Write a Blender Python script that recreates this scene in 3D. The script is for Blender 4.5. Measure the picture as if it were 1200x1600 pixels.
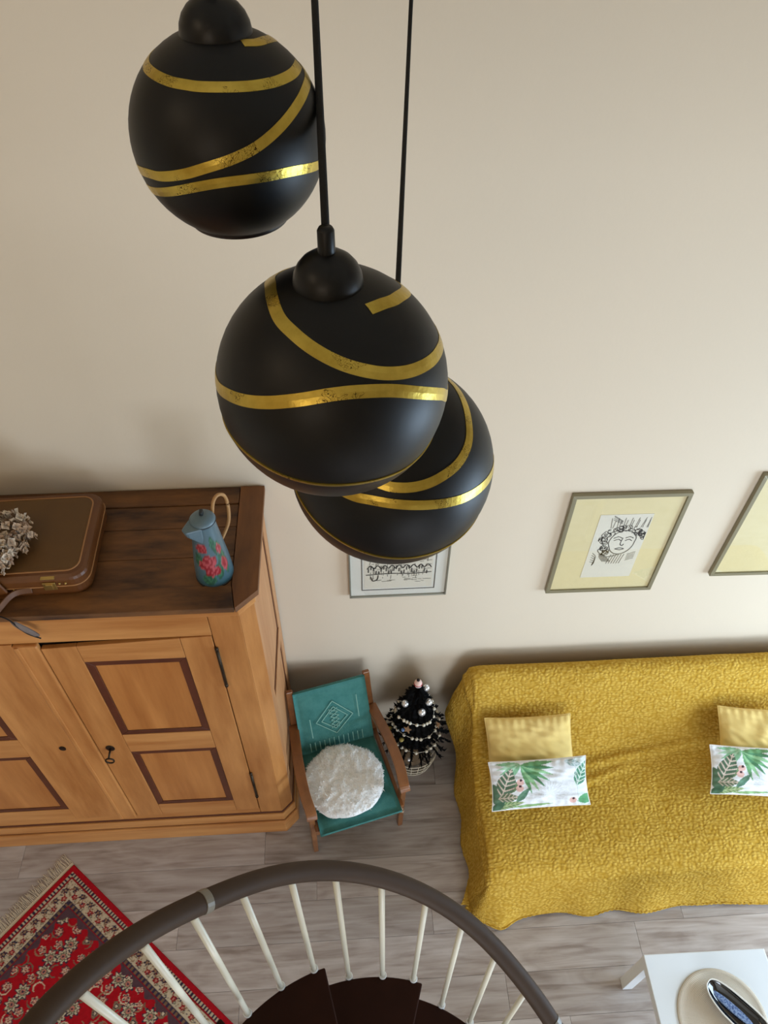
import bpy, math, random
import numpy as np
from mathutils import Vector, Matrix
random.seed(7); np.random.seed(7)
PI = math.pi
S = bpy.context.scene
C = S.collection
for o in list(bpy.data.objects): bpy.data.objects.remove(o)

# ------------------------------------------------------------------ camera
CAMZ = 4.3
cam = bpy.data.objects.new('camera', bpy.data.cameras.new('camera'))
C.objects.link(cam)
up = Vector((17, 1105, 1200)).normalized()          # world up seen from the camera
ax = Vector((25000, 918, -1200)); ax = (ax - up * ax.dot(up)).normalized()
ay = up.cross(ax)
cam.matrix_world = Matrix.Translation((0, 0, CAMZ)) @ Matrix((ax, ay, up)).to_4x4()
cam.data.sensor_fit = 'VERTICAL'; cam.data.sensor_height = 24.0
cam.data.lens = 24.0 * 1200 / 1600
cam.data.clip_start = 0.02
S.camera = cam
# ------------------------------------------------------------------ light, exposure
S.view_settings.view_transform = 'Standard'; S.view_settings.look = 'None'
S.view_settings.gamma = 1.0; S.view_settings.use_curve_mapping = False
S.view_settings.exposure = -0.08
W = bpy.data.worlds.new('sky'); S.world = W; W.use_nodes = True
W.node_tree.nodes['Background'].inputs[0].default_value = (0.75, 0.86, 1.0, 1)
W.node_tree.nodes['Background'].inputs[1].default_value = 1.2
def area(name, loc, target, sx, sy, power, col):
    l = bpy.data.lights.new(name, 'AREA'); l.shape = 'RECTANGLE'; l.size = sx; l.size_y = sy
    l.energy = power; l.color = col
    o = bpy.data.objects.new(name, l); C.objects.link(o); o.location = loc
    o.rotation_euler = (Vector(target) - Vector(loc)).to_track_quat('-Z', 'Y').to_euler()
    return o
area('daylight_side_window', (4.55, 0.35, 1.35), (1.0, 0.9, 0.5), 2.2, 1.9, 205, (0.58, 0.78, 1.0))
area('daylight_front_window', (1.4, -3.75, 1.25), (0.4, 2.2, 1.5), 2.4, 1.6, 155, (0.77, 0.87, 1.0))
area('warm_fill_upper', (-1.6, -3.7, 4.6), (-1.0, 2.2, 3.2), 2.2, 1.2, 24, (1.0, 0.74, 0.47))  # added warm fill that brightens the upper wall
area('warm_fill_ceiling', (-2.3, -0.6, 5.5), (-1.6, 0.9, 0.0), 1.0, 1.0, 11, (1.0, 0.76, 0.50))  # added warm fill from the upper left, no fitting behind it

# ------------------------------------------------------------------ helpers
def lin(c):
    out = []
    for v in c[:3]:
        v /= 255.0
        out.append(v / 12.92 if v <= 0.04045 else ((v + 0.055) / 1.055) ** 2.4)
    return (out[0], out[1], out[2], 1.0)

def mat(name, col, rough=0.6, metal=0.0, spec=0.5, noise=None, bump=None, coat=0.0, sheen=0.0):
    """noise=(scale, second colour, (sx,sy,sz) stretch, amount); bump=(scale, strength, stretch)"""
    m = bpy.data.materials.new(name); m.use_nodes = True
    nt = m.node_tree; N = nt.nodes; L = nt.links
    b = N['Principled BSDF']
    b.inputs['Base Color'].default_value = lin(col); b.inputs['Roughness'].default_value = rough
    b.inputs['Metallic'].default_value = metal; b.inputs['Specular IOR Level'].default_value = spec
    b.inputs['Coat Weight'].default_value = coat
    b.inputs['Sheen Weight'].default_value = sheen
    tc = N.new('ShaderNodeTexCoord')
    def mapped(st):
        mp = N.new('ShaderNodeMapping'); mp.inputs['Scale'].default_value = st
        L.new(tc.outputs['Object'], mp.inputs['Vector']); return mp.outputs['Vector']
    if noise:
        sc, c2, st, amt = noise
        t = N.new('ShaderNodeTexNoise'); t.inputs['Scale'].default_value = sc
        t.inputs['Detail'].default_value = 6; t.inputs['Roughness'].default_value = 0.62
        L.new(mapped(st), t.inputs['Vector'])
        r = N.new('ShaderNodeValToRGB')
        r.color_ramp.elements[0].position = 0.5 - amt; r.color_ramp.elements[0].color = lin(c2)
        r.color_ramp.elements[1].position = 0.5 + amt; r.color_ramp.elements[1].color = lin(col)
        L.new(t.outputs['Fac'], r.inputs['Fac']); L.new(r.outputs['Color'], b.inputs['Base Color'])
    if bump:
        sc, sg, st = bump
        t = N.new('ShaderNodeTexNoise'); t.inputs['Scale'].default_value = sc; t.inputs['Detail'].default_value = 4
        L.new(mapped(st), t.inputs['Vector'])
        bp = N.new('ShaderNodeBump'); bp.inputs['Strength'].default_value = sg; bp.inputs['Distance'].default_value = 0.004
        L.new(t.outputs['Fac'], bp.inputs['Height']); L.new(bp.outputs['Normal'], b.inputs['Normal'])
    return m

def mat_paint(name, rough=0.8, bump=None, spec=0.4, sheen=0.0, coat=0.0):
    m = mat(name, (255, 255, 255), rough, 0, spec, None, bump, coat, sheen)
    a = m.node_tree.nodes.new('ShaderNodeAttribute'); a.attribute_name = 'paint'
    m.node_tree.links.new(a.outputs['Color'], m.node_tree.nodes['Principled BSDF'].inputs['Base Color'])
    return m

class MB:
    def __init__(s): s.v = []; s.f = []
    def add(s, vs, fs):
        n = len(s.v); s.v += [tuple(p) for p in vs]; s.f += [tuple(n + i for i in f) for f in fs]; return s
    def box(s, a, b):
        (x0, y0, z0), (x1, y1, z1) = a, b
        return s.add([(x0,y0,z0),(x1,y0,z0),(x1,y1,z0),(x0,y1,z0),(x0,y0,z1),(x1,y0,z1),(x1,y1,z1),(x0,y1,z1)],
            [(0,3,2,1),(4,5,6,7),(0,1,5,4),(1,2,6,5),(2,3,7,6),(3,0,4,7)])
    def prism(s, poly, z0, z1):                      # poly counter-clockwise in xy
        n = len(poly)
        return s.add([(x,y,z0) for x,y in poly] + [(x,y,z1) for x,y in poly],
            [tuple(range(n))[::-1], tuple(range(n, 2*n))] + [(i,(i+1)%n,n+(i+1)%n,n+i) for i in range(n)])
    def prism_y(s, poly, y0, y1):                    # poly in (x,z), extruded in y
        n = len(poly)
        return s.add([(x,y0,z) for x,z in poly] + [(x,y1,z) for x,z in poly],
            [tuple(range(n)), tuple(range(n, 2*n))[::-1]] + [((i+1)%n,i,n+i,n+(i+1)%n) for i in range(n)])
    def hull8(s, q0, q1):                            # two quads joined
        return s.add(list(q0)+list(q1), [(3,2,1,0),(4,5,6,7),(0,1,5,4),(1,2,6,5),(2,3,7,6),(3,0,4,7)])
    def sweep(s, pts, sec, upv=(0,0,1), closed=False, scale=None):
        """sec: list of (a,b) offsets along side and up"""
        P = [Vector(p) for p in pts]; n = len(P); k = len(sec); U = Vector(upv); vs = []
        for i in range(n):
            t = (P[(i+1)%n] - P[i-1]) if closed else (P[min(i+1,n-1)] - P[max(i-1,0)])
            t.normalize(); sd = t.cross(U)
            if sd.length < 1e-4: sd = t.cross(Vector((1,0,0)))
            sd.normalize(); u2 = sd.cross(t)
            q = scale[i] if scale else 1
            vs += [P[i] + sd*a*q + u2*b*q for a, b in sec]
        fs = []
        for i in range(n if closed else n-1):
            j = (i+1) % n
            for a in range(k):
                b = (a+1) % k; fs.append((i*k+a, j*k+a, j*k+b, i*k+b))
        if not closed: fs += [tuple(range(k)), tuple(range((n-1)*k, n*k))[::-1]]
        return s.add(vs, fs)
    def tube(s, pts, r, n=8, upv=(0,0,1), closed=False, scale=None):
        return s.sweep(pts, [(r*math.cos(2*PI*i/n), r*math.sin(2*PI*i/n)) for i in range(n)], upv, closed, scale)
    def lathe(s, prof, c=(0,0,0), n=32):             # prof (r,z)
        k = len(prof); vs = []
        for i in range(n):
            a = 2*PI*i/n
            vs += [(c[0]+r*math.cos(a), c[1]+r*math.sin(a), c[2]+z) for r, z in prof]
        fs = []
        for i in range(n):
            j = (i+1) % n
            fs += [(i*k+a, j*k+a, j*k+a+1, i*k+a+1) for a in range(k-1)]
        return s.add(vs, fs)
    def ball(s, c, r, n=12, m=8, sq=(1,1,1)):
        vs = []; fs = []
        for j in range(m+1):
            t = PI*j/m
            for i in range(n):
                a = 2*PI*i/n; vs.append((c[0]+r*sq[0]*math.sin(t)*math.cos(a), c[1]+r*sq[1]*math.sin(t)*math.sin(a), c[2]+r*sq[2]*math.cos(t)))
        for j in range(m):
            for i in range(n): fs.append((j*n+i, (j+1)*n+i, (j+1)*n+(i+1)%n, j*n+(i+1)%n))
        return s.add(vs, fs)
    def grid(s, A, flip=False):                      # A: array (n,m,3)
        n, m = A.shape[:2]
        fs = []
        for i in range(n-1):
            for j in range(m-1):
                q = (i*m+j, (i+1)*m+j, (i+1)*m+j+1, i*m+j+1); fs.append(q[::-1] if flip else q)
        return s.add(A.reshape(-1, 3).tolist(), fs)

def top_of(o):
    while o.parent: o = o.parent
    return o
def obj(name, mb, material, parent=None, local=False, smooth=False, bevel=0, subsurf=0, kind=None, weld=False):
    me = bpy.data.meshes.new(name)
    vs = mb.v
    if parent is not None and not local:
        Mi = top_of(parent)['_m']; Mi = Matrix([Mi[0:4], Mi[4:8], Mi[8:12], Mi[12:16]]).inverted()
        A = np.array(vs); R = np.array(Mi.to_3x3()); vs = (A @ R.T + np.array(Mi.translation)).tolist()
    me.from_pydata(vs, [], mb.f); me.update()
    if smooth: me.polygons.foreach_set('use_smooth', [True]*len(me.polygons))
    me.materials.append(material)
    o = bpy.data.objects.new(name, me); C.objects.link(o)
    if parent is not None: o.parent = parent
    if weld:
        w = o.modifiers.new('weld', 'WELD'); w.merge_threshold = 0.0002
    if bevel:
        b = o.modifiers.new('bevel', 'BEVEL'); b.width = bevel; b.segments = 2; b.limit_method = 'ANGLE'; b.harden_normals = False
    if subsurf:
        q = o.modifiers.new('subsurf', 'SUBSURF'); q.levels = q.render_levels = subsurf
    if kind: o['kind'] = kind
    return o
def tag(o, label=None, cat=None, group=None, kind=None):
    if label: o['label'] = label
    if cat: o['category'] = cat
    if group: o['group'] = group
    if kind: o['kind'] = kind
    return o
def thing(name, label, cat, loc=(0,0,0), rz=0, group=None):
    o = bpy.data.objects.new(name, None); C.objects.link(o); o.empty_display_size = 0.1
    o.location = loc; o.rotation_euler = (0, 0, rz)
    m = Matrix.Translation(loc) @ Matrix.Rotation(rz, 4, 'Z')
    o['_m'] = [x for r in m for x in r]
    return tag(o, label, cat, group)
def catmull(P, n=8, closed=False):
    P = [Vector(p) for p in P]; out = []; k = len(P)
    rng = range(k if closed else k-1)
    for i in rng:
        if closed: a, b, c, d = P[i-1], P[i], P[(i+1)%k], P[(i+2)%k]
        else: a, b, c, d = P[max(i-1,0)], P[i], P[i+1], P[min(i+2,k-1)]
        for j in range(n):
            t = j/n
            out.append(0.5*((2*b) + (c-a)*t + (2*a-5*b+4*c-d)*t*t + (3*b-a-3*c+d)*t**3))
    if not closed: out.append(P[-1])
    return out
_tab = np.random.rand(256, 256)
def vnoise(x, y):
    xi = np.floor(x).astype(int); yi = np.floor(y).astype(int); fx = x-xi; fy = y-yi
    fx = fx*fx*(3-2*fx); fy = fy*fy*(3-2*fy)
    g = lambda a, b: _tab[a % 256, b % 256]
    return (g(xi,yi)*(1-fx)+g(xi+1,yi)*fx)*(1-fy) + (g(xi,yi+1)*(1-fx)+g(xi+1,yi+1)*fx)*fy - 0.5
def paint(o, cols):                                  # cols (n,3) sRGB 0..255
    c = np.asarray(cols, float)/255.0
    c = np.where(c <= 0.04045, c/12.92, ((c+0.055)/1.055)**2.4)
    a = o.data.color_attributes.new('paint', 'FLOAT_COLOR', 'POINT')
    full = np.ones((len(c), 4)); full[:, :3] = c
    a.data.foreach_set('color', full.ravel())

# ------------------------------------------------------------------ materials
M = {}
M['wall'] = mat('wall_plaster', (219, 205, 183), 0.9, spec=0.2, bump=(60, 0.08, (1,1,1)))
M['ceil'] = mat('ceiling_paint', (232, 226, 214), 0.9, spec=0.2)
M['subfloor'] = mat('subfloor', (70, 60, 54), 0.9)
M['frame_white'] = mat('window_frame_white', (235, 235, 232), 0.4)
M['pine'] = mat('honey_pine', (204, 142, 80), 0.42, noise=(3.0, (160, 98, 44), (4, 4, 0.5), 0.22), bump=(30, 0.05, (4,4,.3)))
M['pine_rail'] = mat('honey_pine_rail', (206, 146, 84), 0.42, noise=(3.0, (166, 102, 46), (0.5, 4, 5), 0.22), bump=(30, 0.05, (.3,4,4)))
M['pine_panel'] = mat('pine_panel', (204, 138, 74), 0.4, noise=(2.0, (156, 92, 38), (5, 4, 0.45), 0.25))
M['side'] = mat('sidelit_pine', (205, 152, 104), 0.5, noise=(3.0, (170, 112, 66), (4, 4, 0.5), 0.3))  # paler than the front pine: pale light on the side put into the colour
M['mould'] = mat('dark_moulding', (98, 48, 24), 0.45, noise=(8, (70, 32, 16), (1,1,1), 0.3))
M['topwood'] = mat('worn_brown_top', (128, 84, 42), 0.62, noise=(2.4, (48, 27, 12), (1.1, 4, 4), 0.17), bump=(25, 0.15, (.5,4,4)))
M['toprail'] = mat('worn_brown_rail', (138, 88, 42), 0.6, noise=(2.5, (74, 42, 20), (5, 1.0, 5), 0.3), bump=(25, 0.12, (4,.5,4)))
M['gap'] = mat('dark_inside', (26, 17, 11), 0.9)
M['iron'] = mat('old_iron', (70, 58, 44), 0.45, metal=0.8, noise=(40, (40, 32, 24), (1,1,1), 0.3))
M['brass'] = mat('brass', (190, 160, 95), 0.35, metal=0.9)
M['leather'] = mat('suitcase_leather', (106, 74, 30), 0.62, noise=(5, (84, 56, 22), (1,1,1), 0.4), bump=(120, 0.1, (1,1,1)))
M['leather_edge'] = mat('suitcase_border', (112, 66, 24), 0.42, noise=(7, (78, 42, 16), (1,1,1), 0.35), bump=(90, 0.12, (1,1,1)))
M['piping'] = mat('pale_piping', (160, 112, 66), 0.5)
M['strap'] = mat('handle_leather', (116, 76, 44), 0.5, noise=(20, (84, 50, 26), (1,1,1), 0.3))
M['suede'] = mat('grey_suede', (130, 118, 112), 0.9, noise=(20, (104, 92, 88), (1,1,1), 0.3))
M['hydr'] = mat_paint('dried_petals', 0.85)
M['stem'] = mat('dry_stem', (112, 84, 54), 0.8)
M['enamel'] = mat_paint('painted_enamel', 0.35, coat=0.3)
M['enamel_blue'] = mat('enamel_blue', (98, 120, 130), 0.4, noise=(12, (82, 102, 112), (1,1,1), 0.4))
M['dark_rim'] = mat('dark_rim', (26, 34, 38), 0.4)
M['cane'] = mat('cane_handle', (172, 128, 78), 0.6)
M['chairwood'] = mat('chair_wood', (150, 96, 52), 0.32, noise=(6, (104, 60, 30), (3,1,3), 0.3), coat=0.2)
M['teal'] = mat('teal_cloth', (84, 138, 130), 0.95, spec=0.1, noise=(14, (54, 108, 102), (1,1,1), 0.3), bump=(220, 0.3, (1,1,1)))
M['teal_line'] = mat('teal_pattern', (124, 168, 152), 0.95)
M['fluff'] = mat('white_fluff', (250, 250, 248), 0.95, sheen=0.3)
M['tree'] = mat('black_needles', (9, 9, 10), 0.8, spec=0.15)
M['wire'] = mat('cream_wire', (214, 202, 178), 0.5)
M['jute'] = mat('jute_wrap', (120, 100, 76), 0.9)
M['silver'] = mat('silver_ball', (226, 226, 226), 0.22, metal=0.7)
M['pearl'] = mat('cream_bead', (224, 216, 196), 0.3, spec=0.6)
M['gold_bead'] = mat('gold_bead', (198, 178, 104), 0.3, metal=0.5)
M['blue_bead'] = mat('blue_bead', (110, 140, 190), 0.3, metal=0.4)
M['starwood'] = mat('wooden_star', (150, 116, 84), 0.8)
M['red'] = mat('red_felt', (170, 36, 40), 0.9)
M['pink'] = mat('pale_pink', (232, 196, 184), 0.7)
M['white'] = mat('white_felt', (240, 236, 232), 0.9)
M['sofa'] = mat('sofa_cloth', (88, 92, 106), 0.9, bump=(200, .2, (1,1,1)))
M['yellow_cushion'] = mat('yellow_cotton', (240, 212, 138), 0.9, sheen=0.1, noise=(7, (230, 198, 114), (1,1,1), 0.4), bump=(200, 0.12, (1,1,1)))
M['leafprint'] = mat_paint('leaf_print_cloth', 0.85, bump=(250, 0.15, (1,1,1)))
M['frame_olive'] = mat('olive_silver_frame', (140, 133, 108), 0.42, metal=0.35)
M['frame_silver'] = mat('thin_silver_frame', (150, 148, 134), 0.35, metal=0.6)
M['matboard'] = mat('cream_mat', (226, 212, 166), 0.95, noise=(30, (220, 205, 156), (1,1,1), 0.4))
M['mat_green'] = mat('pale_mat', (224, 222, 210), 0.95)
M['paper'] = mat('paper', (222, 216, 198), 0.95)
M['ink'] = mat('ink', (124, 120, 108), 0.95)
M['ink_dark'] = mat('ink_dark', (66, 64, 58), 0.95)
M['black_shade'] = mat('matt_black_shade', (9, 9, 10), 0.44, spec=0.30)
M['rim'] = mat('shade_rim', (36, 26, 22), 0.4)
M['black_cap'] = mat('black_cap', (12, 12, 13), 0.38, spec=0.3, bump=(60, .05, (1,1,1)))
M['cord'] = mat('black_cord', (9, 9, 9), 0.85, bump=(900, 0.3, (1,1,1)))
M['rail'] = mat('rail_brown', (72, 55, 41), 0.62, spec=0.18, noise=(4, (60, 45, 33), (1,1,1), 0.4), bump=(90, .08, (1,1,1)))
M['baluster'] = mat('cream_paint', (222, 214, 192), 0.4)
M['sleeve'] = mat('white_sleeve', (226, 228, 228), 0.35)
M['ringjoint'] = mat('grey_joint', (120, 112, 98), 0.4)
M['tread'] = mat('dark_brown_tread', (50, 25, 16), 0.8, spec=0.15, noise=(8, (38, 19, 12), (1,1,1), 0.4))
M['tabletop'] = mat('white_lacquer', (234, 238, 240), 0.3)
M['placemat'] = mat('woven_placemat', (196, 176, 148), 0.85)
M['dish_black'] = mat('gloss_black', (10, 10, 12), 0.08, spec=0.7, coat=0.5)
M['dish_white'] = mat('dish_rim', (232, 228, 218), 0.25)
M['fringe'] = mat('rug_fringe', (206, 190, 164), 0.95)
M['rug'] = mat_paint('rug_wool', 0.95, bump=(260, 0.5, (1,1,1)), spec=0.1)
# lamp gold: leaf gold with cracks
def gold():
    m = mat('gold_leaf', (214, 188, 88), 0.3, metal=0.85, noise=(26, (176, 150, 60), (1,1,1), 0.2), bump=(45, 0.25, (1,1,1)))
    nt = m.node_tree; N = nt.nodes; L = nt.links; b = N['Principled BSDF']
    v = N.new('ShaderNodeTexVoronoi'); v.feature = 'DISTANCE_TO_EDGE'; v.inputs['Scale'].default_value = 95
    tc = N.new('ShaderNodeTexCoord'); nz = N.new('ShaderNodeTexNoise'); nz.inputs['Scale'].default_value = 60
    mx = N.new('ShaderNodeMixRGB'); mx.inputs[0].default_value = 0.12
    L.new(tc.outputs['Object'], nz.inputs['Vector']); L.new(tc.outputs['Object'], mx.inputs[1]); L.new(nz.outputs['Color'], mx.inputs[2])
    L.new(mx.outputs[0], v.inputs['Vector'])
    n2 = N.new('ShaderNodeTexNoise'); n2.inputs['Scale'].default_value = 30; L.new(tc.outputs['Object'], n2.inputs['Vector'])
    lt = N.new('ShaderNodeMath'); lt.operation = 'LESS_THAN'; lt.inputs[1].default_value = 0.035; L.new(v.outputs['Distance'], lt.inputs[0])
    gt = N.new('ShaderNodeMath'); gt.operation = 'GREATER_THAN'; gt.inputs[1].default_value = 0.57; L.new(n2.outputs['Fac'], gt.inputs[0])
    mu = N.new('ShaderNodeMath'); mu.operation = 'MULTIPLY'; L.new(lt.outputs[0], mu.inputs[0]); L.new(gt.outputs[0], mu.inputs[1])
    mm = N.new('ShaderNodeMixRGB'); mm.inputs[2].default_value = lin((70, 52, 16))
    L.new(mu.outputs[0], mm.inputs[0]); old = b.inputs['Base Color'].links[0].from_socket
    L.new(old, mm.inputs[1]); L.new(mm.outputs[0], b.inputs['Base Color'])
    return m
M['gold'] = gold()
def throw_mat():
    m = mat('mustard_throw', (206, 160, 26), 0.95, spec=0.1)
    nt = m.node_tree; N = nt.nodes; L = nt.links; b = N['Principled BSDF']
    uv = N.new('ShaderNodeUVMap'); uv.uv_map = 'cloth'
    nz = N.new('ShaderNodeTexNoise'); nz.inputs['Scale'].default_value = 16; L.new(uv.outputs[0], nz.inputs['Vector'])
    mx = N.new('ShaderNodeMixRGB'); mx.inputs[0].default_value = 0.035; L.new(uv.outputs[0], mx.inputs[1]); L.new(nz.outputs['Color'], mx.inputs[2])
    mp = N.new('ShaderNodeMapping'); mp.inputs['Scale'].default_value = (50, 76, 1); L.new(mx.outputs[0], mp.inputs['Vector'])
    v = N.new('ShaderNodeTexVoronoi'); v.feature = 'SMOOTH_F1'; v.inputs['Scale'].default_value = 1; v.inputs['Smoothness'].default_value = 0.3; v.inputs['Randomness'].default_value = 0.6
    L.new(mp.outputs[0], v.inputs['Vector'])
    bp = N.new('ShaderNodeBump'); bp.inputs['Strength'].default_value = 0.75; bp.inputs['Distance'].default_value = 0.008; bp.invert = True
    L.new(v.outputs['Distance'], bp.inputs['Height']); L.new(bp.outputs[0], b.inputs['Normal'])
    r = N.new('ShaderNodeValToRGB'); r.color_ramp.elements[0].color = lin((216, 178, 84)); r.color_ramp.elements[1].color = lin((182, 140, 46))
    r.color_ramp.elements[0].position = 0.1; r.color_ramp.elements[1].position = 0.75
    L.new(v.outputs['Distance'], r.inputs['Fac']); L.new(r.outputs[0], b.inputs['Base Color'])
    return m
M['throw'] = throw_mat()
def plank_mat():
    m = bpy.data.materials.new('grey_oak_laminate'); m.use_nodes = True
    nt = m.node_tree; N = nt.nodes; L = nt.links; b = N['Principled BSDF']
    b.inputs['Roughness'].default_value = 0.42; b.inputs['Specular IOR Level'].default_value = 0.45
    tc = N.new('ShaderNodeTexCoord'); oi = N.new('ShaderNodeObjectInfo')
    mr = N.new('ShaderNodeMath'); mr.operation = 'MULTIPLY'; mr.inputs[1].default_value = 57.0; L.new(oi.outputs['Random'], mr.inputs[0])
    cb = N.new('ShaderNodeCombineXYZ'); L.new(mr.outputs[0], cb.inputs[0]); L.new(mr.outputs[0], cb.inputs[2])
    ad = N.new('ShaderNodeVectorMath'); ad.operation = 'ADD'; L.new(tc.outputs['Object'], ad.inputs[0]); L.new(cb.outputs[0], ad.inputs[1])
    def nz(scale, st, det=6, dist=0.0):
        mp = N.new('ShaderNodeMapping'); mp.inputs['Scale'].default_value = st; L.new(ad.outputs[0], mp.inputs['Vector'])
        t = N.new('ShaderNodeTexNoise'); t.inputs['Scale'].default_value = scale; t.inputs['Detail'].default_value = det
        t.inputs['Distortion'].default_value = dist; L.new(mp.outputs[0], t.inputs['Vector']); return t.outputs['Fac']
    fine = nz(4, (0.7, 9, 1), 8, 0.9); big = nz(2.6, (0.9, 4.0, 1), 4, 1.5)
    r = N.new('ShaderNodeValToRGB'); e = r.color_ramp.elements
    e[0].position = 0.33; e[0].color = lin((140, 125, 115)); e[1].position = 0.66; e[1].color = lin((194, 184, 177))
    x = e.new(0.48); x.color = lin((172, 159, 150))
    mxv = N.new('ShaderNodeMath'); mxv.operation = 'ADD'; L.new(fine, mxv.inputs[0]); L.new(big, mxv.inputs[1])
    hv = N.new('ShaderNodeMath'); hv.operation = 'MULTIPLY'; hv.inputs[1].default_value = 0.5; L.new(mxv.outputs[0], hv.inputs[0])
    L.new(hv.outputs[0], r.inputs['Fac'])
    hs = N.new('ShaderNodeHueSaturation'); L.new(r.outputs[0], hs.inputs['Color'])
    vr = N.new('ShaderNodeMapRange'); vr.inputs['To Min'].default_value = 0.86; vr.inputs['To Max'].default_value = 1.08
    L.new(oi.outputs['Random'], vr.inputs['Value']); L.new(vr.outputs[0], hs.inputs['Value'])
    L.new(hs.outputs[0], b.inputs['Base Color'])
    bp = N.new('ShaderNodeBump'); bp.inputs['Strength'].default_value = 0.08; bp.inputs['Distance'].default_value = 0.003
    L.new(fine, bp.inputs['Height']); L.new(bp.outputs[0], b.inputs['Normal'])
    return m
M['plank'] = plank_mat()
def glass():
    m = bpy.data.materials.new('picture_glass'); m.use_nodes = True
    nt = m.node_tree; N = nt.nodes; L = nt.links; N.remove(N['Principled BSDF'])
    t = N.new('ShaderNodeBsdfTransparent'); g = N.new('ShaderNodeBsdfGlossy'); g.inputs['Roughness'].default_value = 0.02
    lw = N.new('ShaderNodeLayerWeight'); lw.inputs['Blend'].default_value = 0.5; x = N.new('ShaderNodeMixShader')
    pw = N.new('ShaderNodeMath'); pw.operation = 'POWER'; pw.inputs[1].default_value = 5.0; L.new(lw.outputs['Facing'], pw.inputs[0])
    f = N.new('ShaderNodeMath'); f.operation = 'MULTIPLY_ADD'; f.inputs[1].default_value = 0.9; f.inputs[2].default_value = 0.045; L.new(pw.outputs[0], f.inputs[0])
    L.new(f.outputs[0], x.inputs[0]); L.new(t.outputs[0], x.inputs[1]); L.new(g.outputs[0], x.inputs[2])
    L.new(x.outputs[0], N['Material Output'].inputs['Surface']); return m
M['glass'] = glass()

# ------------------------------------------------------------------ room shell
X0, X1, Y0, Y1, ZC = -3.6, 4.6, -3.8, 2.2, 5.7
def struct(name, mb, m, **k):
    return tag(obj(name, mb, m, **k), kind='structure')
wb = struct('wall_back', MB().box((X0-.2, Y1, -.1), (X1+.2, Y1+.2, ZC+.1)), M['wall'])
struct('wall_left', MB().box((X0-.2, Y0, -.1), (X0, Y1, ZC+.1)), M['wall'])
def holed(axis, pos, thick, lo, hi, holes):
    """wall with rectangular openings along axis; holes (a0,a1,z0,z1) sorted"""
    b = MB(); cur = lo
    def bx(a0, a1, z0, z1):
        if axis == 'x': b.box((a0, pos, z0), (a1, pos+thick, z1))
        else: b.box((pos, a0, z0), (pos+thick, a1, z1))
    for a0, a1, z0, z1 in holes:
        bx(cur, a0, -.1, ZC+.1); bx(a0, a1, -.1, z0); bx(a0, a1, z1, ZC+.1); cur = a1
    bx(cur, hi, -.1, ZC+.1); return b
struct('wall_right', holed('y', X1, .2, Y0, Y1, [(-.8, 1.5, .35, 2.35)]), M['wall'])
struct('wall_front', holed('x', Y0-.2, .2, X0-.2, X1+.2, [(-2.6, -.6, 3.9, 5.2), (.2, 2.6, .5, 2.45)]), M['wall'])
def window(name, axis, pos, a0, a1, z0, z1):
    P = lambda u0, u1, w0, w1, d=0.05: ((u0, pos, w0), (u1, pos+d, w1)) if axis == 'x' else ((pos, u0, w0), (pos+d, u1, w1))
    w = .06; f = MB()
    for q in ((a0, a0+w, z0, z1), (a1-w, a1, z0, z1), (a0+w, a1-w, z0, z0+w), (a0+w, a1-w, z1-w, z1), ((a0+a1)/2-.03, (a0+a1)/2+.03, z0+w, z1-w)):
        f.box(*P(*q))
    o = struct(name, f, M['frame_white'], bevel=.004)
    p = obj('pane', MB().box(*P(a0+w, a1-w, z0+w, z1-w, .006)), M['glass'], None); p.parent = o
window('window_1', 'y', X1+.1, -.8, 1.5, .35, 2.35)
window('window_2', 'x', Y0-.15, .2, 2.6, .5, 2.45)
window('window_3', 'x', Y0-.15, -2.6, -.6, 3.9, 5.2)
struct('ceiling', MB().box((X0-.2, Y0-.2, ZC), (X1+.2, Y1+.2, ZC+.15)), M['ceil'])
struct('upper_floor_shade', MB().box((X0, Y0, 2.72), (2.75, -.62, 2.92)), M['ceil'])  # unseen slab, added and sized to shade the upper back wall
floor = struct('floor', MB().box((X0, Y0, -.12), (X1, Y1, -.008)), M['subfloor'])
PL, PW = 1.29, 0.193
pm = {}
r = 0; y = Y1
while y > Y0+.01:
    y2 = max(y-PW, Y0); off = [0.41, 1.02, 0.17, 0.78][r % 4] + 0.09*((r*7) % 3)
    x = X0 - off
    while x < X1:
        a, b_ = max(x, X0), min(x+PL, X1)
        if b_-a > .03:
            key = (round(b_-a, 3), round(y-y2, 3))
            if key not in pm:
                o = obj('plank', MB().box((0, 0, -.008), (key[0]-.0012, key[1]-.0012, 0)), M['plank'], floor, local=True, bevel=.0008); pm[key] = o
            else:
                o = pm[key].copy(); C.objects.link(o); o.parent = floor
            o.location = (a, y2, 0)
        x += PL
    y = y2; r += 1

# ------------------------------------------------------------------ wardrobe
wd = thing('wardrobe', 'large honey pine two-door wardrobe with dark-edged panels and brown worn top', 'wardrobe', (-1.235, 1.9, 0))
XR, XL, YF, YB = -.348, -2.122, 1.615, 2.19
CX = (XR+XL)/2
def foot(o, inner=0):
    return [(XL-o, YB), (XL-o, 1.668-o*.4), (XL+.053-o*.4, YF-o), (XR-.053+o*.4, YF-o), (XR+o, 1.668-o*.4), (XR+o, YB)]
obj('carcass', MB().prism([(XL+.012, YB), (XL+.012, 1.675), (XL+.06, YF+.022), (XR-.06, YF+.022), (XR-.012, 1.675), (XR-.012, YB)], .02, 2.03), M['gap'], wd)
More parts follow.
